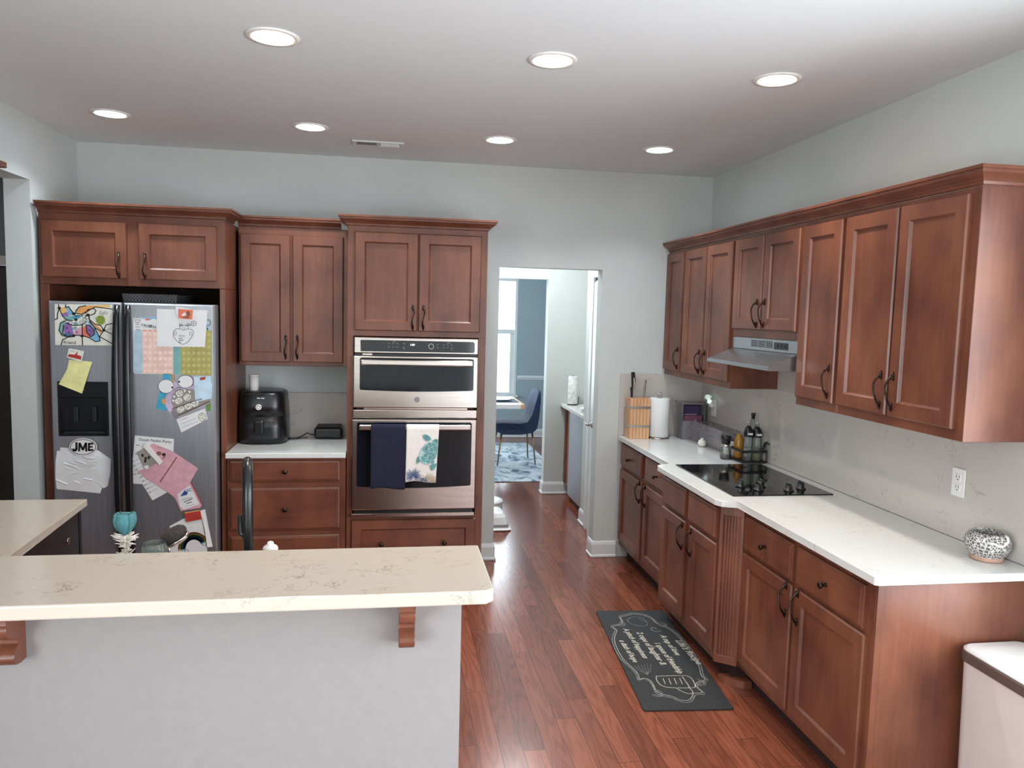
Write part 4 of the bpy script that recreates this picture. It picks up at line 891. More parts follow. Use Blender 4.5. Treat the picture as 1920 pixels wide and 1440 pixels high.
def turtle(mb, P0):
    # P(u, v): u across the towel, v from the top hem (0) down (1), laid on the cloth just in front
    zt, zb = 1.094, .745
    def S(u, v):
        h = max(0, min(1, (1.077-(zt-(zt-zb)*v))/(1.077-zb)))
        return Vector((.098+.196*(u-.06*h*(u-.5))-.010*h, 4.5905-.0062-.004*h*(1+math.sin(u*9+h*2)), zt-(zt-zb)*v+.006*math.sin(u*5)*h))
    def area(poly, m, k=0):
        mb.use(m); c = (sum(p[0] for p in poly)/len(poly), sum(p[1] for p in poly)/len(poly))
        q = []
        for i in range(len(poly)):
            a, b = poly[i], poly[(i+1) % len(poly)]
            for s in range(3): q.append((a[0]+(b[0]-a[0])*s/3, a[1]+(b[1]-a[1])*s/3))
        for i in range(len(q)): mb.face([S(*x_)-Y*(.0006*k) for x_ in (c, q[i], q[(i+1) % len(q)])])
    el = lambda c, rx, ry, r, n=18: [(c[0]+rx*math.cos(2*PI*k/n)*math.cos(r)-ry*math.sin(2*PI*k/n)*math.sin(r), c[1]+(rx*math.cos(2*PI*k/n)*math.sin(r)+ry*math.sin(2*PI*k/n)*math.cos(r))*.56) for k in range(n)]
    clip = lambda P: [(min(.985, a), b) for a, b in P]
    area([(.50, .17), (.60, .155), (.72, .19), (.78, .24), (.70, .27), (.60, .27), (.53, .22)], 'turtle')       # front flipper
    area([(.80, .27), (.90, .235), (.985, .24), (.985, .34), (.85, .34)], 'turtle')                               # head
    area([(.36, .57), (.46, .53), (.48, .60), (.42, .66), (.36, .69), (.33, .64)], 'turtle')                      # flipper
    area([(.76, .70), (.90, .66), (.985, .66), (.985, .70), (.90, .77), (.82, .78)], 'turtle')
    area(clip(el((.72, .48), .27, .38, .55)), 'turtlel', 0.3)
    area(clip(el((.73, .475), .245, .345, .55)), 'turtle', .6)
    for c, rx, ry in [((.64, .40), .075, .10), ((.79, .42), .07, .09), ((.62, .53), .07, .08), ((.76, .56), .08, .09), ((.88, .50), .06, .10), ((.70, .63), .07, .06), ((.85, .63), .06, .06), ((.88, .37), .05, .06), ((.73, .32), .06, .05)]:
        area(clip(el(c, rx*1.12, ry*1.12, .5, 6)), 'turtlel', 1); area(clip(el(c, rx*.92, ry*.92, .5, 6)), 'turtle', 1.4)
    r = random.Random(5)
    def sprig(c, R, m, n, a0, a1):
        for k in range(n):
            a = a0+(a1-a0)*k/(n-1); L = R*r.uniform(.75, 1)
            d = (math.cos(a), math.sin(a)*.56); s = (-d[1]*.10, d[0]*.05)
            w = .011
            p = lambda f, o: (min(.98, max(.02, c[0]+d[0]*L*f-math.sin(a)*w*o)), min(.985, c[1]+d[1]*L*f+math.cos(a)*w*.56*o))
            area([p(.2, -.5), p(.65, -1), p(1, 0), p(.65, 1), p(.2, .5)], m, .2*k/n)
    sprig((.26, .93), .34, 'coralb', 15, PI*.95, PI*2.05); sprig((.26, .95), .20, 'coralb', 8, PI*.9, PI*2.1)
    sprig((.60, .99), .20, 'coralb', 7, PI*1.0, PI*2.0); sprig((.80, .97), .30, 'coralt', 9, PI*1.1, PI*1.9); sprig((.92, .99), .2, 'coralt', 6, PI*1.0, PI*1.8)
towel('kitchen_towel', .098, .294, .745, 'cotton', 'white towel printed with a sea turtle and coral', .004, skew=-.010, deco=turtle, taper=-.06)

# ---------------------------------------------------------------- air fryer corner
t = thing('air_fryer', (-.812, 5.11, .914), 'black air fryer on the short counter', 'air fryer')
def sup(cx, cy, a, b, n=40, e=3.4):
    out = []
    for k in range(n):
        c, s = math.cos(2*PI*k/n), math.sin(2*PI*k/n)
        out.append((cx+a*abs(c)**(2/e)*(1 if c > 0 else -1), cy+b*abs(s)**(2/e)*(1 if s > 0 else -1)))
    return out
def stack(mb, cx, cy, prof, e=3.4, n=40):
    V = mb.grid([[(x, y, z) for x, y in sup(cx, cy, a, b, n, e)] for a, b, z in prof], close_u=True); mb.cap(V[0][::-1], True); mb.cap(V[-1], True)
mb = MB('black'); stack(mb, -.812, 5.112, [(.140, .158, .916), (.151, .170, .926), (.1535, .173, .96), (.152, .171, 1.02), (.1505, .169, 1.088), (.1485, .167, 1.089), (.1485, .167, 1.093), (.150, .169, 1.094), (.147, .165, 1.16), (.142, .160, 1.222), (.136, .152, 1.240), (.120, .136, 1.248)]); build('body', mb, t)
mb = MB('black'); mb.box(-.850, -.788, 4.912, 4.946, .985, 1.072, .012, 3); build('basket_handle', mb, t)
mb = MB('white'); mb.lathe([(.0185, 0), (.0185, .010), (.0165, .014)], Vector((-.822, 4.949, 1.155)), -Y, 24); mb.use('brown')
for a in (.3, 1.4, 2.4, 3.6, 4.9): mb.box(-.822+.010*math.cos(a)-.003, -.822+.010*math.cos(a)+.003, 4.9345, 4.936, 1.155+.010*math.sin(a)-.003, 1.155+.010*math.sin(a)+.003)
build('dial', mb, t)
mb = MB('screen'); mb.use('white')
for a, w in [(-.832, .006), (-.824, .010), (-.808, .004), (-.802, .008), (-.792, .004)]: mb.box(a, a+w, 4.944, 4.954, 1.208, 1.214)
build('panel_lettering', mb, t)
t = thing('foam_cup', (-.868, 5.06, 1.2485), 'white disposable cup standing on the air fryer', 'cup')
mb = MB('white'); o = Vector((-.868, 5.06, 1.2487)); mb.lathe([(.024, 0), (.0265, .002), (.0295, .045), (.034, .098), (.0375, .099), (.0375, .103), (.0335, .104), (.0285, .05), (.023, .004)], o, Z, 28); build('cup', mb, t)
t = thing('black_box', (-.41, 5.22, .914), 'small black rounded box with a cord, beside the oven cabinet', 'box')
mb = MB('black'); mb.box(-.503, -.318, 5.150, 5.290, .916, .992, .018, 4); mb.use('blackm'); mb.box(-.490, -.330, 5.165, 5.280, .990, 1.002, .006, 2); build('body', mb, t)
mb = MB('black'); mb.tube([(-.662, 5.12, .925), (-.648, 5.10, .935), (-.625, 5.13, .925), (-.61, 5.17, .922), (-.58, 5.20, .932), (-.555, 5.23, .945), (-.53, 5.235, .935), (-.504, 5.24, .930)], .004, 8)
mb.tube([(-.662, 5.14, .918), (-.64, 5.15, .9185), (-.61, 5.16, .9185), (-.575, 5.21, .9185), (-.55, 5.20, .9185)], .0035, 8)
tag(build('power_cord', mb), 'black power cord lying between air fryer and small black box', 'cord')

# ---------------------------------------------------------------- corner of the right counter
t = thing('knife_block', (1.757, 5.20, .914), 'pale wood knife block with two steel bands in the counter corner', 'knife block')
mb = MB('beech')
for k in range(6):
    a, b = 1.686+k*.0247, 1.686+(k+1)*.0247-.0022
    mb.box(a, b, 5.160, 5.275, .9145, 1.205, .001)
mb.use('dark'); mb.box(1.690, 1.828, 5.164, 5.271, .916, 1.196); build('block', mb, t)
for z in (.995, 1.130): mb = MB('steel'); mb.box(1.6845, 1.8345, 5.1585, 5.277, z, z+.018, .001); build('band', mb, t)
def knife(x, y, zt, tx, m, label, w=.010, bolster=True):
    t = thing('kitchen_knife', (x, y, 1.205), label, 'knife', 'knives in the block')
    mb = MB(m); b = Vector((x, y, 1.208)); e = Vector((x+tx, y-.005, zt)); d = (e-b).normalized(); L = (e-b).length
    u = Vector((0, 1, 0)); s = d.cross(u).normalized(); u = s.cross(d)
    prof = [(-.008, 0), (.008, 0), (.0075, L*.35), (.0095, L*.7), (.012, L*.93), (.008, L), (-.004, L), (-.009, L*.8), (-.0075, L*.4)]
    mb.prism(prof, w, O=b-s*(w/2), U=u, V=d, Wd=s, bev=.002, seg=2); build('handle', mb, t)
    if bolster: mb = MB('steel'); mb.prism([(-.009, -.03), (.009, -.03), (.009, .004), (-.009, .004)], w*.9, O=b-s*(w*.45), U=u, V=d, Wd=s); build('blade', mb, t)
knife(1.722, 5.21, 1.390, -.012, 'black', 'tallest black-handled knife in the knife block', .026)
knife(1.718, 5.185, 1.352, -.002, 'steel', 'steel-handled knife leaning in front of the tallest black handle', .017)
knife(1.700, 5.19, 1.285, -.008, 'black', 'short black-handled knife at the left edge of the block', .010)
knife(1.796, 5.20, 1.338, .006, 'steel', 'slim steel-handled knife alone on the right of the block', .017)
t = thing('paper_towel_holder', (1.913, 5.18, .914), 'steel paper towel stand under the white roll', 'holder')
o = Vector((1.913, 5.19, .9145)); mb = MB('steel'); mb.lathe([(.076, 0), (.076, .008), (.070, .012), (.006, .013)], o, Z, 32); build('base', mb, t)
mb = MB('steel'); mb.tube([o+Vector((0, 0, .01)), o+Vector((0, 0, .31)), ], .005); mb.tube([o+Vector((-.012+.012*(1-math.cos(a)), 0, .31+.022*math.sin(a))) for a in [k*PI/8 for k in range(9)]], .004); mb.tube([o+Vector((-.012, 0, .30)), o+Vector((-.012, 0, .31))], .004); mb.tube([o+Vector((.012, 0, .30)), o+Vector((.012, 0, .31))], .004); build('rod', mb, t)
mb = MB('paper'); mb.lathe([(.020, .0), (.068, .0), (.071, .003), (.071, .276), (.068, .279), (.020, .279)], o+Vector((0, 0, .0135)), Z, 36, caps=False); tag(build('paper_towel_roll', mb), 'white paper towel roll beside the knife block', 'paper towel')
# clear bin with coloured packets, long clear keeper, garlic, crock
t = thing('clear_bin', (2.15, 5.2, .914), 'clear plastic bin in the back corner of the right counter', 'bin')
mb = MB('clear')
for b_ in [(2.068, 2.072, 5.13, 5.27, .9145, 1.17), (2.236, 2.240, 5.13, 5.27, .9145, 1.17), (2.072, 2.236, 5.13, 5.134, .9145, 1.05), (2.072, 2.236, 5.266, 5.27, .9145, 1.17), (2.072, 2.236, 5.134, 5.266, .9145, .918), (2.060, 2.248, 5.122, 5.278, 1.17, 1.176)]: mb.box(*b_, .001)
build('shell', mb, t)
mb = MB(mat('deep_purple_card', (64, 52, 88), .5)); mb.box(2.080, 2.225, 5.20, 5.262, .9185, 1.150, .002); mb.use('lilac'); mb.box(2.11, 2.20, 5.199, 5.2, 1.06, 1.09); tag(build('packet', mb), 'deep purple packet standing at the back of the clear bin', 'packet')
mb = MB(mat('plum_card', (116, 70, 92), .5)); mb.box(2.084, 2.220, 5.142, 5.196, .9185, 1.085, .002); mb.use('pink'); mb.ball((2.17, 5.1415, 1.045), .012, 10, (1, .1, 1)); tag(build('packet', mb), 'plum packet with pale dot at the front of the clear bin', 'packet')
t = thing('bread_keeper', (2.20, 4.85, .914), 'long low clear plastic keeper lying along the backsplash', 'container')
mb = MB('clear'); O = Vector((2.135, 4.62, .9145))
rings(mb, O, X, Y, Z, [(0, 0, .135, .47, 0), (-.004, -.004, .139, .474, .085), (-.010, -.010, .145, .48, .088), (-.010, -.010, .145, .48, .096), (.004, .004, .131, .466, .140)]); build('shell', mb, t)
mb = MB('bagtint'); mb.box(2.150, 2.255, 4.70, 5.06, .917, .985, .02, 3); tag(build('loaf_bag', mb), 'pale bag inside the long clear keeper', 'bag')
t = thing('garlic_bulb', (2.098, 4.84, .914), 'small round white garlic bulb on the right counter', 'garlic')
mb = MB('cream'); mb.lathe([(.006, 0), (.022, .006), (.029, .022), (.024, .040), (.012, .050), (.005, .060)], Vector((2.098, 4.84, .9148)), Z, 20); build('bulb', mb, t)
mb = MB('white'); mb.lathe([(.030, 0), (.042, .012), (.046, .045), (.044, .075), (.036, .082), (.036, .078), (.028, .02)], Vector((2.160, 4.535, .9148)), Z, 28); tag(build('ceramic_crock', mb), 'small white ceramic crock behind the pepper grinder', 'crock')
# grinder
t = thing('pepper_grinder', (2.063, 4.40, .914), 'glass grinder with flared black top beside the oil rack', 'grinder')
o = Vector((2.063, 4.40, .9148))
mb = MB('glass'); mb.lathe([(.028, 0), (.031, .004), (.031, .012), (.026, .076), (.024, .078)], o, Z, 24); build('glass_body', mb, t)
mb = MB('steel'); mb.lathe([(.0255, .078), (.0265, .080), (.0265, .094), (.024, .096)], o, Z, 24); build('collar', mb, t)
mb = MB('black'); mb.lathe([(.024, .096), (.027, .098), (.034, .142), (.033, .146), (.010, .147)], o, Z, 24); build('cap', mb, t)
mb = MB('ink'); mb.lathe([(.004, .004), (.025, .004), (.024, .026), (.004, .028)], o, Z, 18); build('peppercorns', mb, t)
# oil rack and bottles
t = thing('oil_rack', (2.18, 4.34, .914), 'black caddy tray with handle holding the oil bottles', 'rack')
mb = MB('blackm'); mb.box(2.102, 2.268, 4.250, 4.430, .9145, .926, .005, 2); build('tray', mb, t)
mb = MB('blackm')
for q in [(2.109, 4.258), (2.262, 4.258), (2.262, 4.422), (2.109, 4.422)]: mb.tube([(q[0], q[1], .926), (q[0], q[1], .985)], .003, 6)
mb.box(2.106, 2.265, 4.255, 4.262, .978, .992, .001); mb.box(2.106, 2.265, 4.419, 4.426, .978, .992, .001); mb.box(2.106, 2.113, 4.255, 4.426, .978, .992, .001); mb.box(2.258, 2.265, 4.255, 4.426, .978, .992, .001)
build('rail', mb, t)
mb = MB('blackm'); mb.prism([(0, 0), (.022, 0), (.040, .045), (.060, .034), (.062, .040), (.040, .056), (.026, .050)], .012, O=Vector((2.218, 4.262, .992)), U=X, V=Z, Wd=-Y, bev=.002, seg=1); build('handle', mb, t)
def bottle(x, y, h, r, liq, label, cap, m='glass', fill=.6):
    t = thing('oil_bottle', (x, y, .926), label, 'bottle', 'bottles in the oil rack'); o = Vector((x, y, .9265))
    mb = MB(m); mb.lathe([(r*.9, 0), (r, .004), (r, h*.72), (r*.8, h*.82), (r*.5, h*.9), (r*.5, h)], o, Z, 24); build('glass_body', mb, t)
    if liq: mb = MB(liq); mb.lathe([(r*.8, .004), (r*.88, .006), (r*.88, h*fill), (r*.2, h*fill+.001)], o, Z, 20); build('oil', mb, t)
    if cap == 'pour':
        mb = MB('black'); mb.lathe([(r*1.08, h*.80), (r*1.10, h*.84), (r*1.08, h*.93), (r*.85, h*1.05), (r*.5, h*1.13), (r*.3, h*1.15)], o, Z, 24); build('cap', mb, t)
        mb = MB('white'); mb.obox(o+Vector((-r*.5, -r*1.12, h*.86)), X, Z, Y, r*1.0, .012, .004); build('cap_label', mb, t)
        mb = MB('steel'); mb.tube([o+Vector((-.006, 0, h*1.13)), o+Vector((-.006, 0, h*1.28)), o+Vector((.0, 0, h*1.32)), o+Vector((.008, 0, h*1.30)), o+Vector((.010, 0, h*1.13))], .0022, 6); build('spout', mb, t)
    elif cap == 'stop':
        mb = MB('black'); mb.lathe([(.008, h*1.0), (.010, h*1.005), (.014, h*1.13), (.013, h*1.15), (.004, h*1.152)], o, Z, 20); build('stopper', mb, t)
bottle(2.144, 4.388, .150, .030, 'amber', 'amber bottle at the back of the oil rack', None, 'amber')
bottle(2.160, 4.300, .185, .027, None, 'clear oil bottle with black pourer, front left in the rack', 'pour')
bottle(2.215, 4.296, .180, .029, 'oil', 'oil bottle with black pourer and green oil, front right in the rack', 'pour', fill=.35)
bottle(2.222, 4.372, .245, .022, None, 'tallest slim bottle with tapered black stopper, at the back of the rack', 'stop')

# ---------------------------------------------------------------- cooktop and hood
t = thing('cooktop', (1.94, 3.83, .914), 'black glass electric cooktop set in the right counter', 'cooktop')
mb = MB('glassb'); mb.box(1.668, 2.206, 3.446, 4.214, .9145, .9205, .002); build('glass_top', mb, t)
for q in [(1.795, 3.63), (1.850, 3.545), (1.905, 3.625), (2.005, 3.525), (2.095, 3.565)]:
    mb = MB('black'); o = Vector((q[0], q[1], .9207)); mb.lathe([(.026, 0), (.025, .006), (.019, .008), (.018, .026), (.015, .030)], o, Z, 24); mb.obox(o+Vector((-.004, -.020, .012)), X, Z, Y, .008, .024, .040, .002); build('knob', mb, t)
t = thing('range_hood', (2.06, 3.83, 1.533), 'stainless range hood under the short wall cabinet', 'range hood')
yn, yf = 3.478, 4.208
mb = MB('hood'); prof = [(2.282, 1.533), (1.832, 1.533), (1.830, 1.536), (1.830, 1.552), (1.834, 1.555), (1.990, 1.618), (1.990, 1.683), (2.282, 1.683)]
mb.prism(prof, yf-yn, O=Vector((0, yn, 0)), U=X, V=Z, Wd=Y); hd = build('canopy', mb, t)
mb = MB('hood'); mb.box(1.984, 1.989, yn, yf, 1.618, 1.682, .001); f = build('fascia', mb, t)
mb = MB('blackm')
for c_ in range(3):
    for r_ in range(5): mb.box(1.9825, 1.9838, 3.735+c_*.083, 3.735+c_*.083+.072, 1.637+r_*.0075, 1.637+r_*.0075+.0042)
build('vent_slots', mb, f)
mb = MB('black'); mb.box(1.9815, 1.9838, 3.575, 3.715, 1.632, 1.668, .001)
for k in range(3): mb.box(1.978, 1.982, 3.595+k*.04, 3.615+k*.04, 1.645, 1.656, .001)
build('switch_panel', mb, f)
mb = MB('grey'); mb.box(1.86, 2.25, 3.52, 4.16, 1.5315, 1.5328); build('filter', mb, t)

# ---------------------------------------------------------------- outlets, jar, bin, mat
def outlet(y, z, label):
    t = thing('wall_outlet', (XR-.012, y, z), label, 'outlet', 'outlets on the right backsplash'); xw = XR-.0125
    mb = MB('white'); mb.box(xw-.006, xw, y-.036, y+.036, z-.058, z+.058, .003, 2); build('cover_plate', mb, t)
    mb = MB('white')
    for s in (-.021, .021):
        mb.box(xw-.008, xw-.005, y-.016, y+.016, z+s-.015, z+s+.015, .002)
    mb.use('ink')
    for s in (-.021, .021):
        mb.box(xw-.0086, xw-.0078, y-.0085, y-.006, z+s-.002, z+s+.009); mb.box(xw-.0086, xw-.0078, y+.006, y+.0085, z+s-.002, z+s+.009); mb.lathe([(.0028, 0), (.0028, .0008)], Vector((xw-.0078, y, z+s-.009)), -X, 10)
    build('receptacle', mb, t); return t
outlet(2.706, 1.146, 'white wall outlet above the near end of the right counter')
outlet(5.085, 1.150, 'white wall outlet in the corner behind the plug-in light')
t = thing('plug_in_light', (XR-.05, 5.13, 1.21), 'small lit plug-in night light in the back corner', 'night light')
mb = MB('white'); mb.box(XR-.048, XR-.0215, 5.066, 5.104, 1.155, 1.195, .005, 2); build('plug', mb, t)
mb = MB('glow'); mb.ball((XR-.045, 5.125, 1.222), .021, 14, (1, 1, .9)); mb.ball((XR-.05, 5.085, 1.196), .017, 14); build('lit_globe', mb, t)
mb = MB('glass'); mb.lathe([(.012, .0), (.030, .02), (.030, .05), (.022, .075)], Vector((XR-.047, 5.115, 1.165)), Z, 20, caps=False); build('shade', mb, t)
t = thing('ceramic_jar', (2.202, 2.447, .914), 'round carved grey and white ceramic jar at the near end of the right counter', 'jar')
o = Vector((2.202, 2.447, .9148))
mb = MB('jar'); mb.lathe([(.055, .016), (.066, .028), (.077, .052), (.078, .068), (.070, .090), (.058, .103), (.054, .105), (.052, .100), (.064, .08), (.068, .06), (.05, .03)], o, Z, 40, caps=False); build('body', mb, t)
mb = MB('terra'); mb.lathe([(.052, 0), (.056, .003), (.056, .018), (.05, .03), (.01, .032)], o, Z, 36); build('foot', mb, t)
mb = MB('white'); mb.tube([o+Vector((.02, -.058, .104)), o+Vector((.022, -.068, .098)), o+Vector((.018, -.074, .085)), o+Vector((.0, -.080, .080))], .005, 8); mb.tube([o+Vector((-.05, -.055, .078)), o+Vector((-.036, -.071, .080)), o+Vector((-.018, -.079, .072)), o+Vector((0, -.082, .076))], .004, 8); build('rope', mb, t)
t = thing('trash_bin', (2.14, 2.03, 0), 'slim white bin with a taupe rim against the sunlit end panel', 'bin')
def rr_(x0, x1, y0, y1, r, n=6):
    out = []
    for cx, cy, a in ((x1-r, y1-r, 0), (x0+r, y1-r, PI/2), (x0+r, y0+r, PI), (x1-r, y0+r, 1.5*PI)):
        for k in range(n+1): out.append((cx+r*math.cos(a+PI/2*k/n), cy+r*math.sin(a+PI/2*k/n)))
    return out
def tier(mb, lst):
    V = mb.grid([[(x, y, z) for x, y in rr_(*a)] for *a, z in lst], close_u=True, sm=False); mb.cap(V[0][::-1]); mb.cap(V[-1])
bx = (1.996, 2.270, 1.70, 2.322)
def ins(i, r, z): return (bx[0]+i, bx[1]-i, bx[2]+i, bx[3]-i, r, z)
mb = MB('binbody'); tier(mb, [ins(.018, .04, .004), ins(.012, .045, .30), ins(.007, .045, .612)]); build('body', mb, t)
mb = MB('canrim'); tier(mb, [ins(.003, .048, .606), ins(0, .05, .610), ins(0, .05, .640), ins(.003, .048, .643)]); build('rim', mb, t)
mb = MB('white'); tier(mb, [ins(.006, .045, .6435), ins(.004, .046, .646), ins(.004, .046, .650), ins(.012, .042, .656), ins(.05, .03, .659)]); build('lid', mb, t)
# floor mat
Cm = Vector((1.404, 3.707, 0)); Am = Vector((math.sin(.0785), math.cos(.0785), 0)); Bm = Vector((Am.y, -Am.x, 0))
t = thing('kitchen_mat', (Cm.x, Cm.y, 0), 'charcoal floor mat with a chalk style recipe print', 'mat')
mb = MB('mat'); HL, HW = .578, .212
mb.prism([(-HL, -HW+.012), (-HL+.012, -HW), (HL-.012, -HW), (HL, -HW+.012), (HL, HW-.012), (HL-.012, HW), (-HL+.012, HW), (-HL, HW-.012)], .008, O=Cm+Z*.0006, U=Am, V=Bm, Wd=Z, bev=.002, seg=1); build('pad', mb, t)
mb = MB('chalk'); zp = [.0092]
def mp_(a, b): return Cm+Am*a+Bm*b+Z*zp[0]
def mline(pts, w, m, closed=False, sm=1):
    mb.use(m); zp[0] += .00004; q = [Vector(p) for p in pts]
    if closed: q.append(q[0])
    for _ in range(sm):
        n_ = [q[0]]
        for i in range(len(q)-1): n_ += [q[i]*.75+q[i+1]*.25, q[i]*.25+q[i+1]*.75]
        n_.append(q[-1]); q = n_
    for i in range(len(q)-1):
        d = q[i+1]-q[i]
        if d.length < 1e-6: continue
        d.normalize(); n_ = Vector((-d.y, d.x))*w/2
        mb.face([mp_(*c) for c in (q[i]-n_, q[i+1]-n_, q[i+1]+n_, q[i]+n_)])
fr = [(.541, .009), (.515, -.05), (.488, -.097), (.43, -.085), (.378, -.105), (.354, -.178), (.30, -.15), (.267, -.165), (.19, -.195), (.118, -.205), (.03, -.208), (-.054, -.205), (-.14, -.185), (-.222, -.160), (-.314, -.171), (-.280, -.150), (-.300, -.115), (-.36, -.11), (-.429, -.118), (-.46, -.085), (-.47, -.05), (-.515, -.02), (-.52, .02), (-.491, .047), (-.442, .071), (-.45, .126), (-.38, .10), (-.331, .125), (-.314, .186), (-.268, .168), (-.17, .195), (-.042, .205), (.10, .203), (.22, .195), (.287, .178), (.323, .165), (.362, .132), (.41, .11), (.452, .109), (.500, .087), (.53, .05)]
mline(fr, .006, 'chalkd', True, 2)
mline([(a*.955+(.006 if a > 0 else -.006), b*.94) for a, b in fr], .003, 'chalk', True, 2)
for (a, b) in [(.378, -.105), (-.429, -.11), (-.331, .13), (.362, .135)]:
    for k in range(3): mline([(a+.035*math.cos(q)*(1-.22*k), b+.028*math.sin(q)*(1-.22*k)) for q in [PI*2*i/10*.7 for i in range(11)]], .003, 'chalkd')
mb.use('chalk')
TXT = [("Life's Recipe", (.150, .150), (-.142, .180), .052), ('A cup of love', (.215, .084), (-.034, .100), .046), ('1 spoon of friendship', (.125, .024), (-.237, .051), .048), ('2 cups of laughter &', (.260, -.040), (-.144, -.010), .048), ('A pinch of happiness', (.309, -.105), (-.067, -.082), .046), ('a dash of hope', (.156, -.162), (-.110, -.145), .044)]
for s_, a, b, sz in TXT:
    U2 = (mp_(*b)-mp_(*a)); Lr = U2.length; U2.normalize(); V2 = Z.cross(U2)
    tb = MB('chalk'); tb.text(s_, sz, Vector((0, 0, 0)), X, Y, shear=.25, bold=.0011)
    mx = max(v.co.x for v in tb.b.verts); k = Lr/mx; P0 = mp_(*a)+Z*.0003
    for f in tb.b.faces:
        mb.face([P0+U2*(v.co.x*k)+V2*v.co.y for v in f.verts])
    tb.b.free()
mline([(-.261, -.067), (-.256, .06), (-.262, .095), (-.30, .105), (-.374, .098), (-.385, .075), (-.379, -.04), (-.355, -.072), (-.30, -.078)], .004, 'chalk', True)
mline([(-.270, .062), (-.375, .066)], .004, 'chalk'); mline([(-.372, .06), (-.43, .07), (-.442, .045), (-.42, .015), (-.385, -.002)], .004, 'chalk')
for k in range(4): mline([(-.285, -.04+k*.028), (-.345, -.045+k*.028)], .0035, 'chalk', False, 0)
mline([(.441, -.049), (.48, -.01), (.482, .03), (.44, .055), (.363, .054), (.340, .03), (.352, -.026), (.40, -.056)], .004, 'chalkd', True); mline([(.46, .02), (.40, .045)], .003, 'chalkd')
for k in range(6): mline([(-.147+.004*k, -.15+k*.018), (-.20, -.14+k*.012), (-.245, -.108)], .0025, 'chalkd')
mline([(.30, .09), (.33, .07), (.29, .05), (.26, .08), (.28, .11)], .006, 'chalkd')
mline([(.05, -.02+.12), (.0, .14)], .003, 'chalkd')
build('chalk_print', mb, t, recalc=False)

# ---------------------------------------------------------------- on the sink counter, showing above the bar
t = thing('kitchen_faucet', (-.434, 2.46, .914), 'black gooseneck faucet rising behind the bar', 'faucet')
fb = Vector((-.436, 2.42, 0)); fd_ = Vector((-.187, .982, 0))
mb = MB('black'); pts = [fb+Z*.93]
for k in range(6): pts.append(fb+Z*(.98+k*.04))
for k in range(1, 13): a = PI*k/12; pts.append(fb+fd_*(.09-.09*math.cos(a))+Z*(1.18+.106*math.sin(a)))
mb.tube(pts+[fb+fd_*.18+Z*1.14], .0160, 14); mb.lathe([(.030, 0), (.030, .008), (.022, .016), (.0185, .06)], fb+Z*.9145, Z, 24); build('neck', mb, t)
mb = MB('black'); mb.lathe([(.015, .0), (.0165, .01), (.0170, .10), (.016, .13)], fb+fd_*.18+Z*1.03, Z, 20); build('spray_head', mb, t)
mb = MB('black'); mb.tube([fb+Z*1.07+X*-.010, fb+Vector((-.024, .01, 1.075)), fb+Vector((-.026, .012, 1.13))], [.010, .010, .008], 10); build('lever', mb, t)
t = thing('soap_pump', (-.39, 2.42, .914), 'small white bottle cap just above the bar edge, right of the faucet', 'soap bottle')
o = Vector((-.372, 2.44, .9145)); mb = MB('white'); mb.lathe([(.026, 0), (.028, .004), (.028, .07), (.020, .088), (.010, .092)], o, Z, 24); build('bottle', mb, t)
mb = MB('white'); mb.lathe([(.011, .092), (.022, .095), (.024, .106), (.020, .113), (.011, .118), (.009, .126), (.005, .128)], o, Z, 24); build('cap', mb, t)
t = thing('bottle_brush', (-.83, 2.42, .914), 'bottle brush with teal sponge tip standing behind the bar', 'brush')
o = Vector((-.803, 2.44, .9145))
mb = MB('white'); mb.lathe([(.032, 0), (.034, .004), (.026, .03), (.010, .04)], o, Z, 24); build('stand', mb, t)
mb = MB('bristle'); mb.tube([o+Vector((0, 0, .03)), o+Vector((0, 0, .18))], .004, 6)
r_ = random.Random(9)
for k in range(150):
    z = .060+.098*(k/150); a = r_.uniform(0, 2*PI); L = .026+.012*math.sin((k/150)*9)+r_.uniform(-.004, .004); d = Vector((math.cos(a), math.sin(a), r_.uniform(-.1, .5)))
    mb.tube([o+Vector((0, 0, z)), o+Vector((0, 0, z))+d*L], [.0022, .0012], 4)
build('bristles', mb, t)
mb = MB('tealfoam')
for k, (a, lean) in enumerate([(0, .55), (PI, .55), (PI/2, .2), (-PI/2, .35)]):
    d = Vector((math.cos(a), math.sin(a), 0)); s = Vector((-d.y, d.x, 0)); rows = []
    for i in range(9):
        f = i/8; wd = .004+.018*math.sin(min(1, f*1.25)*PI*.55); c = o+Vector((0, 0, .160+.066*f))+d*(.003+.030*f*lean+.010*math.sin(f*PI))
        th = .0075
        rows.append([c+s*wd-d*th*.4, c+s*wd*.7+d*th, c-s*wd*.7+d*th, c-s*wd-d*th*.4, c-d*th])
    V = mb.grid(rows, close_u=True); mb.cap(V[0]); mb.cap(V[-1])
build('sponge_tip', mb, t)
t = thing('glass_canister', (-.73, 2.44, .914), 'clear ribbed glass canister showing above the bar edge', 'canister')
o = Vector((-.722, 2.45, .9145)); mb = MB('glass'); V = mb.grid([[o+Vector((r*(1+.02*math.cos(14*a))*math.cos(a), r*(1+.02*math.cos(14*a))*math.sin(a), h)) for a in [2*PI*k/56 for k in range(56)]] for r, h in [(.034, 0), (.038, .004), (.038, .115), (.034, .123), (.032, .129), (.030, .125), (.034, .115), (.034, .008)]], close_u=True); mb.cap(V[0]); mb.cap(V[-1]); build('jar', mb, t)
t = thing('scrub_brush', (-.65, 2.47, .914), 'dark round scrub brush leaning behind the bar', 'brush')
d = Vector((.80, .05, .42)).normalized(); c = Vector((-.672, 2.505, 1.040)); s = Vector((0, 1, 0)); n_ = Vector((-.46, -.25, .86)).normalized(); s = n_.cross(d).normalized(); d = s.cross(n_)
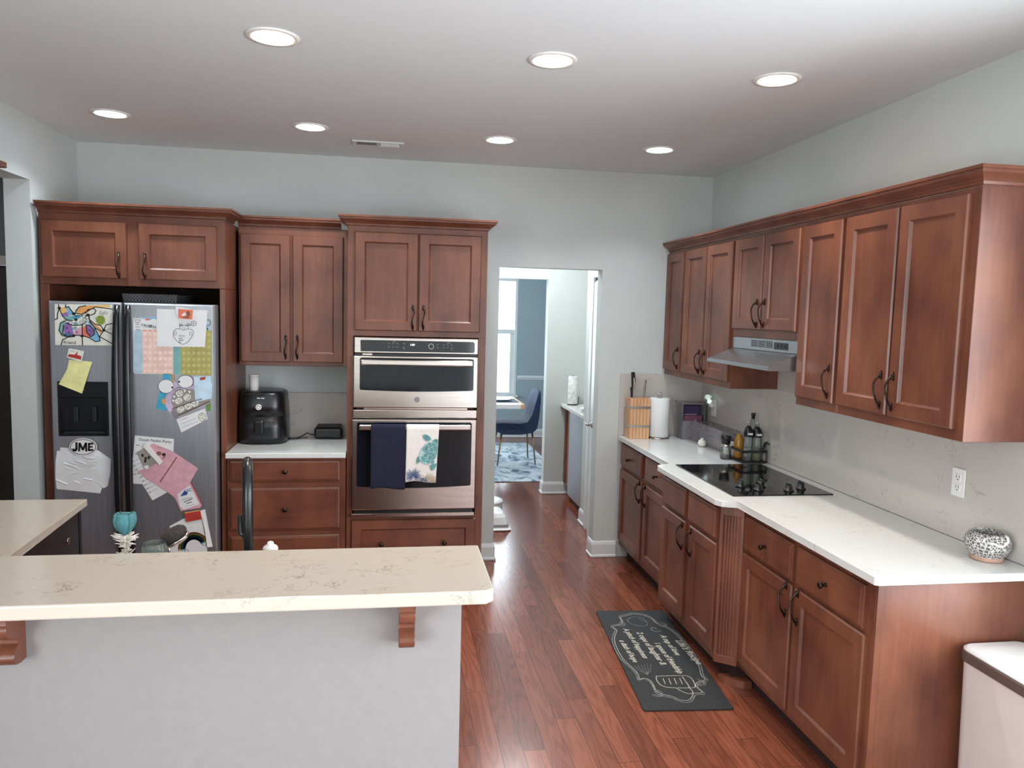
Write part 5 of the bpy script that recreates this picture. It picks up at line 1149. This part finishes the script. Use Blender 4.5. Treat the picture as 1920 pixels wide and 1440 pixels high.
def disk(mb, c, n, prof, k=28, sq=.78):
    rows = [[c+n*h+(d*math.cos(2*PI*i/k)+s*math.sin(2*PI*i/k)*sq)*r for i in range(k)] for r, h in prof]
    V = mb.grid(rows, close_u=True); mb.cap(V[0]); mb.cap(V[-1])
mb = MB('steel'); disk(mb, c, n_, [(.036, -.012), (.041, -.006), (.041, 0), (.036, .002)]); mb.tube([c-d*.03-n_*.006, c-d*.05-n_*.04, Vector((-.675, 2.53, .93)), Vector((-.675, 2.53, .918))], .006, 8); build('head_plate', mb, t)
mb = MB(mat('brown_bristle', (50, 44, 40), .9, var=.3, scale=160, bump=1)); disk(mb, c, n_, [(.038, .003), (.043, .012), (.042, .022), (.034, .030), (.018, .034), (.004, .035)]); build('bristles', mb, t)

# ---------------------------------------------------------------- passage and dining room
d0, d1 = Vector((1.508, 5.505, 0)), Vector((1.632, 6.052, 0)); U = (d1-d0).normalized(); N = Vector((-U.y, U.x, 0)); wd = (d1-d0).length
mb = MB('trim'); mb.obox(d0+Z*.012-N*-.0, U, Z, -N, wd, 2.04, .036, .002)
dr = struct('door_2', mb)
mb = MB('steel'); c = d0+U*.06+N*.001+Z*.955; mb.lathe([(.026, 0), (.026, .006), (.012, .010), (.010, .030)], c, N, 20); mb.tube([c+N*.03, c+N*.040+U*.006, c+N*.045+U*.05, c+N*.045+U*.10], [.010, .010, .008, .007], 10); mb.obox(d0-N*.028+Z*.925-U*.001, U, Z, N, .0015, .06, .020); build('door_handle', mb, dr)
mb = MB('grey')
for z in (.30, 1.05, 1.84): mb.obox(d1-U*.012+N*.001+Z*z, U, Z, N, .020, .09, .004, .001); mb.tube([d1+N*.006+Z*z, d1+N*.006+Z*(z+.09)], .006, 8)
build('hinge', mb, dr)
# butler's counter
mb = MB('quartzw'); mb.box(1.660, 2.395, 6.285, 7.295, .884, .914, .003, 2); tag(build('countertop', mb), 'white countertop beyond the doorway on the right of the passage', 'countertop')
t = thing('pantry_cabinet', (1.72, 6.8, 0), 'dark cherry cabinet under the passage counter', 'cabinet')
mb = MB('wood'); mb.box(1.715, 2.39, 6.30, 7.285, .11, .882, .002); mb.use('dark'); mb.box(1.78, 2.39, 6.30, 7.285, 0, .11)
build('body', mb, t)
mb = MB('wood')
for k in range(3): mb.box(1.705, 1.716, 7.20+k*.026, 7.218+k*.026, .13, .87, .004, 2)
build('fluted_filler', mb, t)
t = thing('beverage_cooler', (1.70, 6.72, .1), 'grey steel fronted undercounter cooler in the passage', 'cooler')
mb = MB('fsteel'); mb.box(1.692, 1.713, 6.34, 7.02, .06, .868, .004, 2); build('door', mb, t)
t = thing('paper_towel_holder', (1.752, 7.19, .914), 'wire towel stand on the passage counter', 'holder')
o = Vector((1.752, 7.17, .9145)); mb = MB('bronze'); mb.lathe([(.052, 0), (.052, .006), (.005, .008)], o, Z, 24); build('base', mb, t)
mb = MB('bronze'); mb.tube([o+Z*.006, o+Z*.29], .004); mb.tube([o+Vector((.055, -.01, .004)), o+Vector((.058, -.01, .08))], .003); build('rod', mb, t)
m_ = mat('printed_towel', (216, 214, 212), .85, var=.10, scale=26)
mb = MB(m_); mb.lathe([(.015, .0), (.044, .0), (.046, .003), (.046, .268), (.043, .271), (.015, .271)], o+Z*.0085, Z, 28, caps=False); tag(build('paper_towel_roll', mb), 'patterned paper towel roll on the passage counter', 'paper towel')
for i in range(2):
    mb = MB('white'); mb.lathe([(.05, 0), (.09, .006), (.12, .014), (.122, .017), (.09, .010), (.01, .006)], Vector((1.815, 6.62, .9148+.018*i)), Z, 32); tag(build('plate', mb), ['lower', 'upper'][i]+' white plate of the pair on the passage counter', 'plate', 'plates on the passage counter')
mb = MB('white'); o = Vector((1.865, 6.86, .9148)); mb.lathe([(.034, 0), (.038, .004), (.040, .105), (.037, .105), (.034, .01), (.004, .008)], o, Z, 24); tag(build('mug', mb), 'white mug behind the plates on the passage counter', 'mug')
# white things on the passage floor
t = thing('plastic_box', (.80, 6.12, 0), 'white rounded plastic box with a dark band on the passage floor', 'box')
mb = MB('white'); V = mb.grid([[(x, y, z) for x, y in rr_(*a)] for *a, z in [(.64, .990, 6.03, 6.33, .04, .002), (.64, .995, 6.02, 6.34, .04, .012), (.645, .975, 6.04, 6.33, .04, .022), (.65, .955, 6.06, 6.32, .05, .105), (.66, .935, 6.08, 6.31, .05, .135), (.70, .89, 6.12, 6.27, .05, .142)]], close_u=True, sm=False); mb.cap(V[0][::-1]); mb.cap(V[-1]); build('shell', mb, t)
mb = MB('grey'); V = mb.grid([[(x, y, z) for x, y in rr_(*a)] for *a, z in [(.644, .978, 6.037, 6.332, .04, .030), (.646, .973, 6.042, 6.330, .04, .050)]], close_u=True, sm=False); build('band', mb, t)
t = thing('round_tub', (.87, 6.70, 0), 'white round lidded tub behind the plastic box on the passage floor', 'tub')
o = Vector((.868, 6.72, .002)); mb = MB('white'); mb.lathe([(.12, 0), (.145, .006), (.150, .06), (.148, .075)], o, Z, 36); build('body', mb, t)
mb = MB('white'); mb.lathe([(.152, .0755), (.154, .082), (.150, .096), (.11, .104), (.105, .101), (.01, .103)], o, Z, 36); build('lid', mb, t)
# dining room
mb = MB('rug'); mb.box(-.9, 1.885, 7.84, 10.25, .001, .010, .003); tag(build('area_rug', mb), 'pale blue-grey patterned area rug under the dining table', 'rug')
t = thing('dining_table', (.65, 8.8, 0), 'white dining table with a wooden end strip beyond the passage', 'table')
mb = MB('white'); mb.box(-.2, 1.455, 8.385, 9.22, .715, .765, .003); build('tabletop', mb, t)
mb = MB('beech'); mb.box(1.455, 1.500, 8.383, 9.222, .714, .766, .003); build('wooden_end', mb, t)
for x in (0, 1.12): mb = MB('white'); mb.tube([(x, 8.8, .715), (x, 8.8, .4), (x, 8.8, .06)], [.07, .05, .06], 20); mb.box(x-.06, x+.06, 8.5, 9.1, .012, .06, .01, 2); build('pedestal', mb, t)
mb = MB('white'); mb.lathe([(.06, 0), (.10, .006), (.135, .018), (.137, .021), (.10, .012), (.01, .008)], Vector((1.27, 8.75, .772)), Z, 32); tag(build('plate', mb), 'white plate on the dark placemat of the dining table', 'plate')
mb = MB(mat('slate_blue_placemat', (78, 92, 110), .8)); mb.box(1.06, 1.46, 8.58, 8.92, .7655, .7715, .001); tag(build('placemat', mb), 'dark slate placemat at the right end of the dining table', 'placemat')
t = thing('dining_chair', (1.46, 8.93, 0), 'blue upholstered dining chair with thin brass legs', 'chair')
mb = MB('bluefab'); rows = []
prof = [(1.215, .475), (1.225, .50), (1.30, .508), (1.50, .50), (1.60, .52), (1.655, .62), (1.70, .80), (1.722, .885), (1.735, .895), (1.752, .885), (1.755, .80), (1.74, .60), (1.715, .44), (1.66, .385), (1.50, .362), (1.30, .365), (1.23, .40)]
for k in range(9):
    f = k/8; yy = 8.66+.50*f; e = math.sin(PI*f)**.35 if 0 < f < 1 else 0
    cx, cz = 1.52, .50
    rows.append([(cx+(x-cx)*(.93+.07*e), yy, cz+(z-cz)*(.90+.10*e)) for x, z in prof])
V = mb.grid(rows, close_u=True); mb.cap(V[0]); mb.cap(V[-1]); build('upholstered_shell', mb, t)
for (x, y, x2, y2) in [(1.29, 8.72, 1.238, 8.65), (1.66, 8.74, 1.700, 8.70), (1.66, 9.10, 1.690, 9.16), (1.29, 9.10, 1.245, 9.17)]:
    mb = MB('brass'); mb.tube([(x, y, .39), (x2, y2, .0135)], [.013, .008], 10); build('leg', mb, t)
# small dark wooden rail end over the left opening
t = thing('wall_shelf', (-1.97, 4.2, 2.46), 'dark wooden board end over the left opening', 'shelf')
mb = MB('dark'); mb.use('wood'); mb.box(-1.989, -1.955, 3.4, 4.335, 2.458, 2.488, .004, 2); build('board', mb, t)
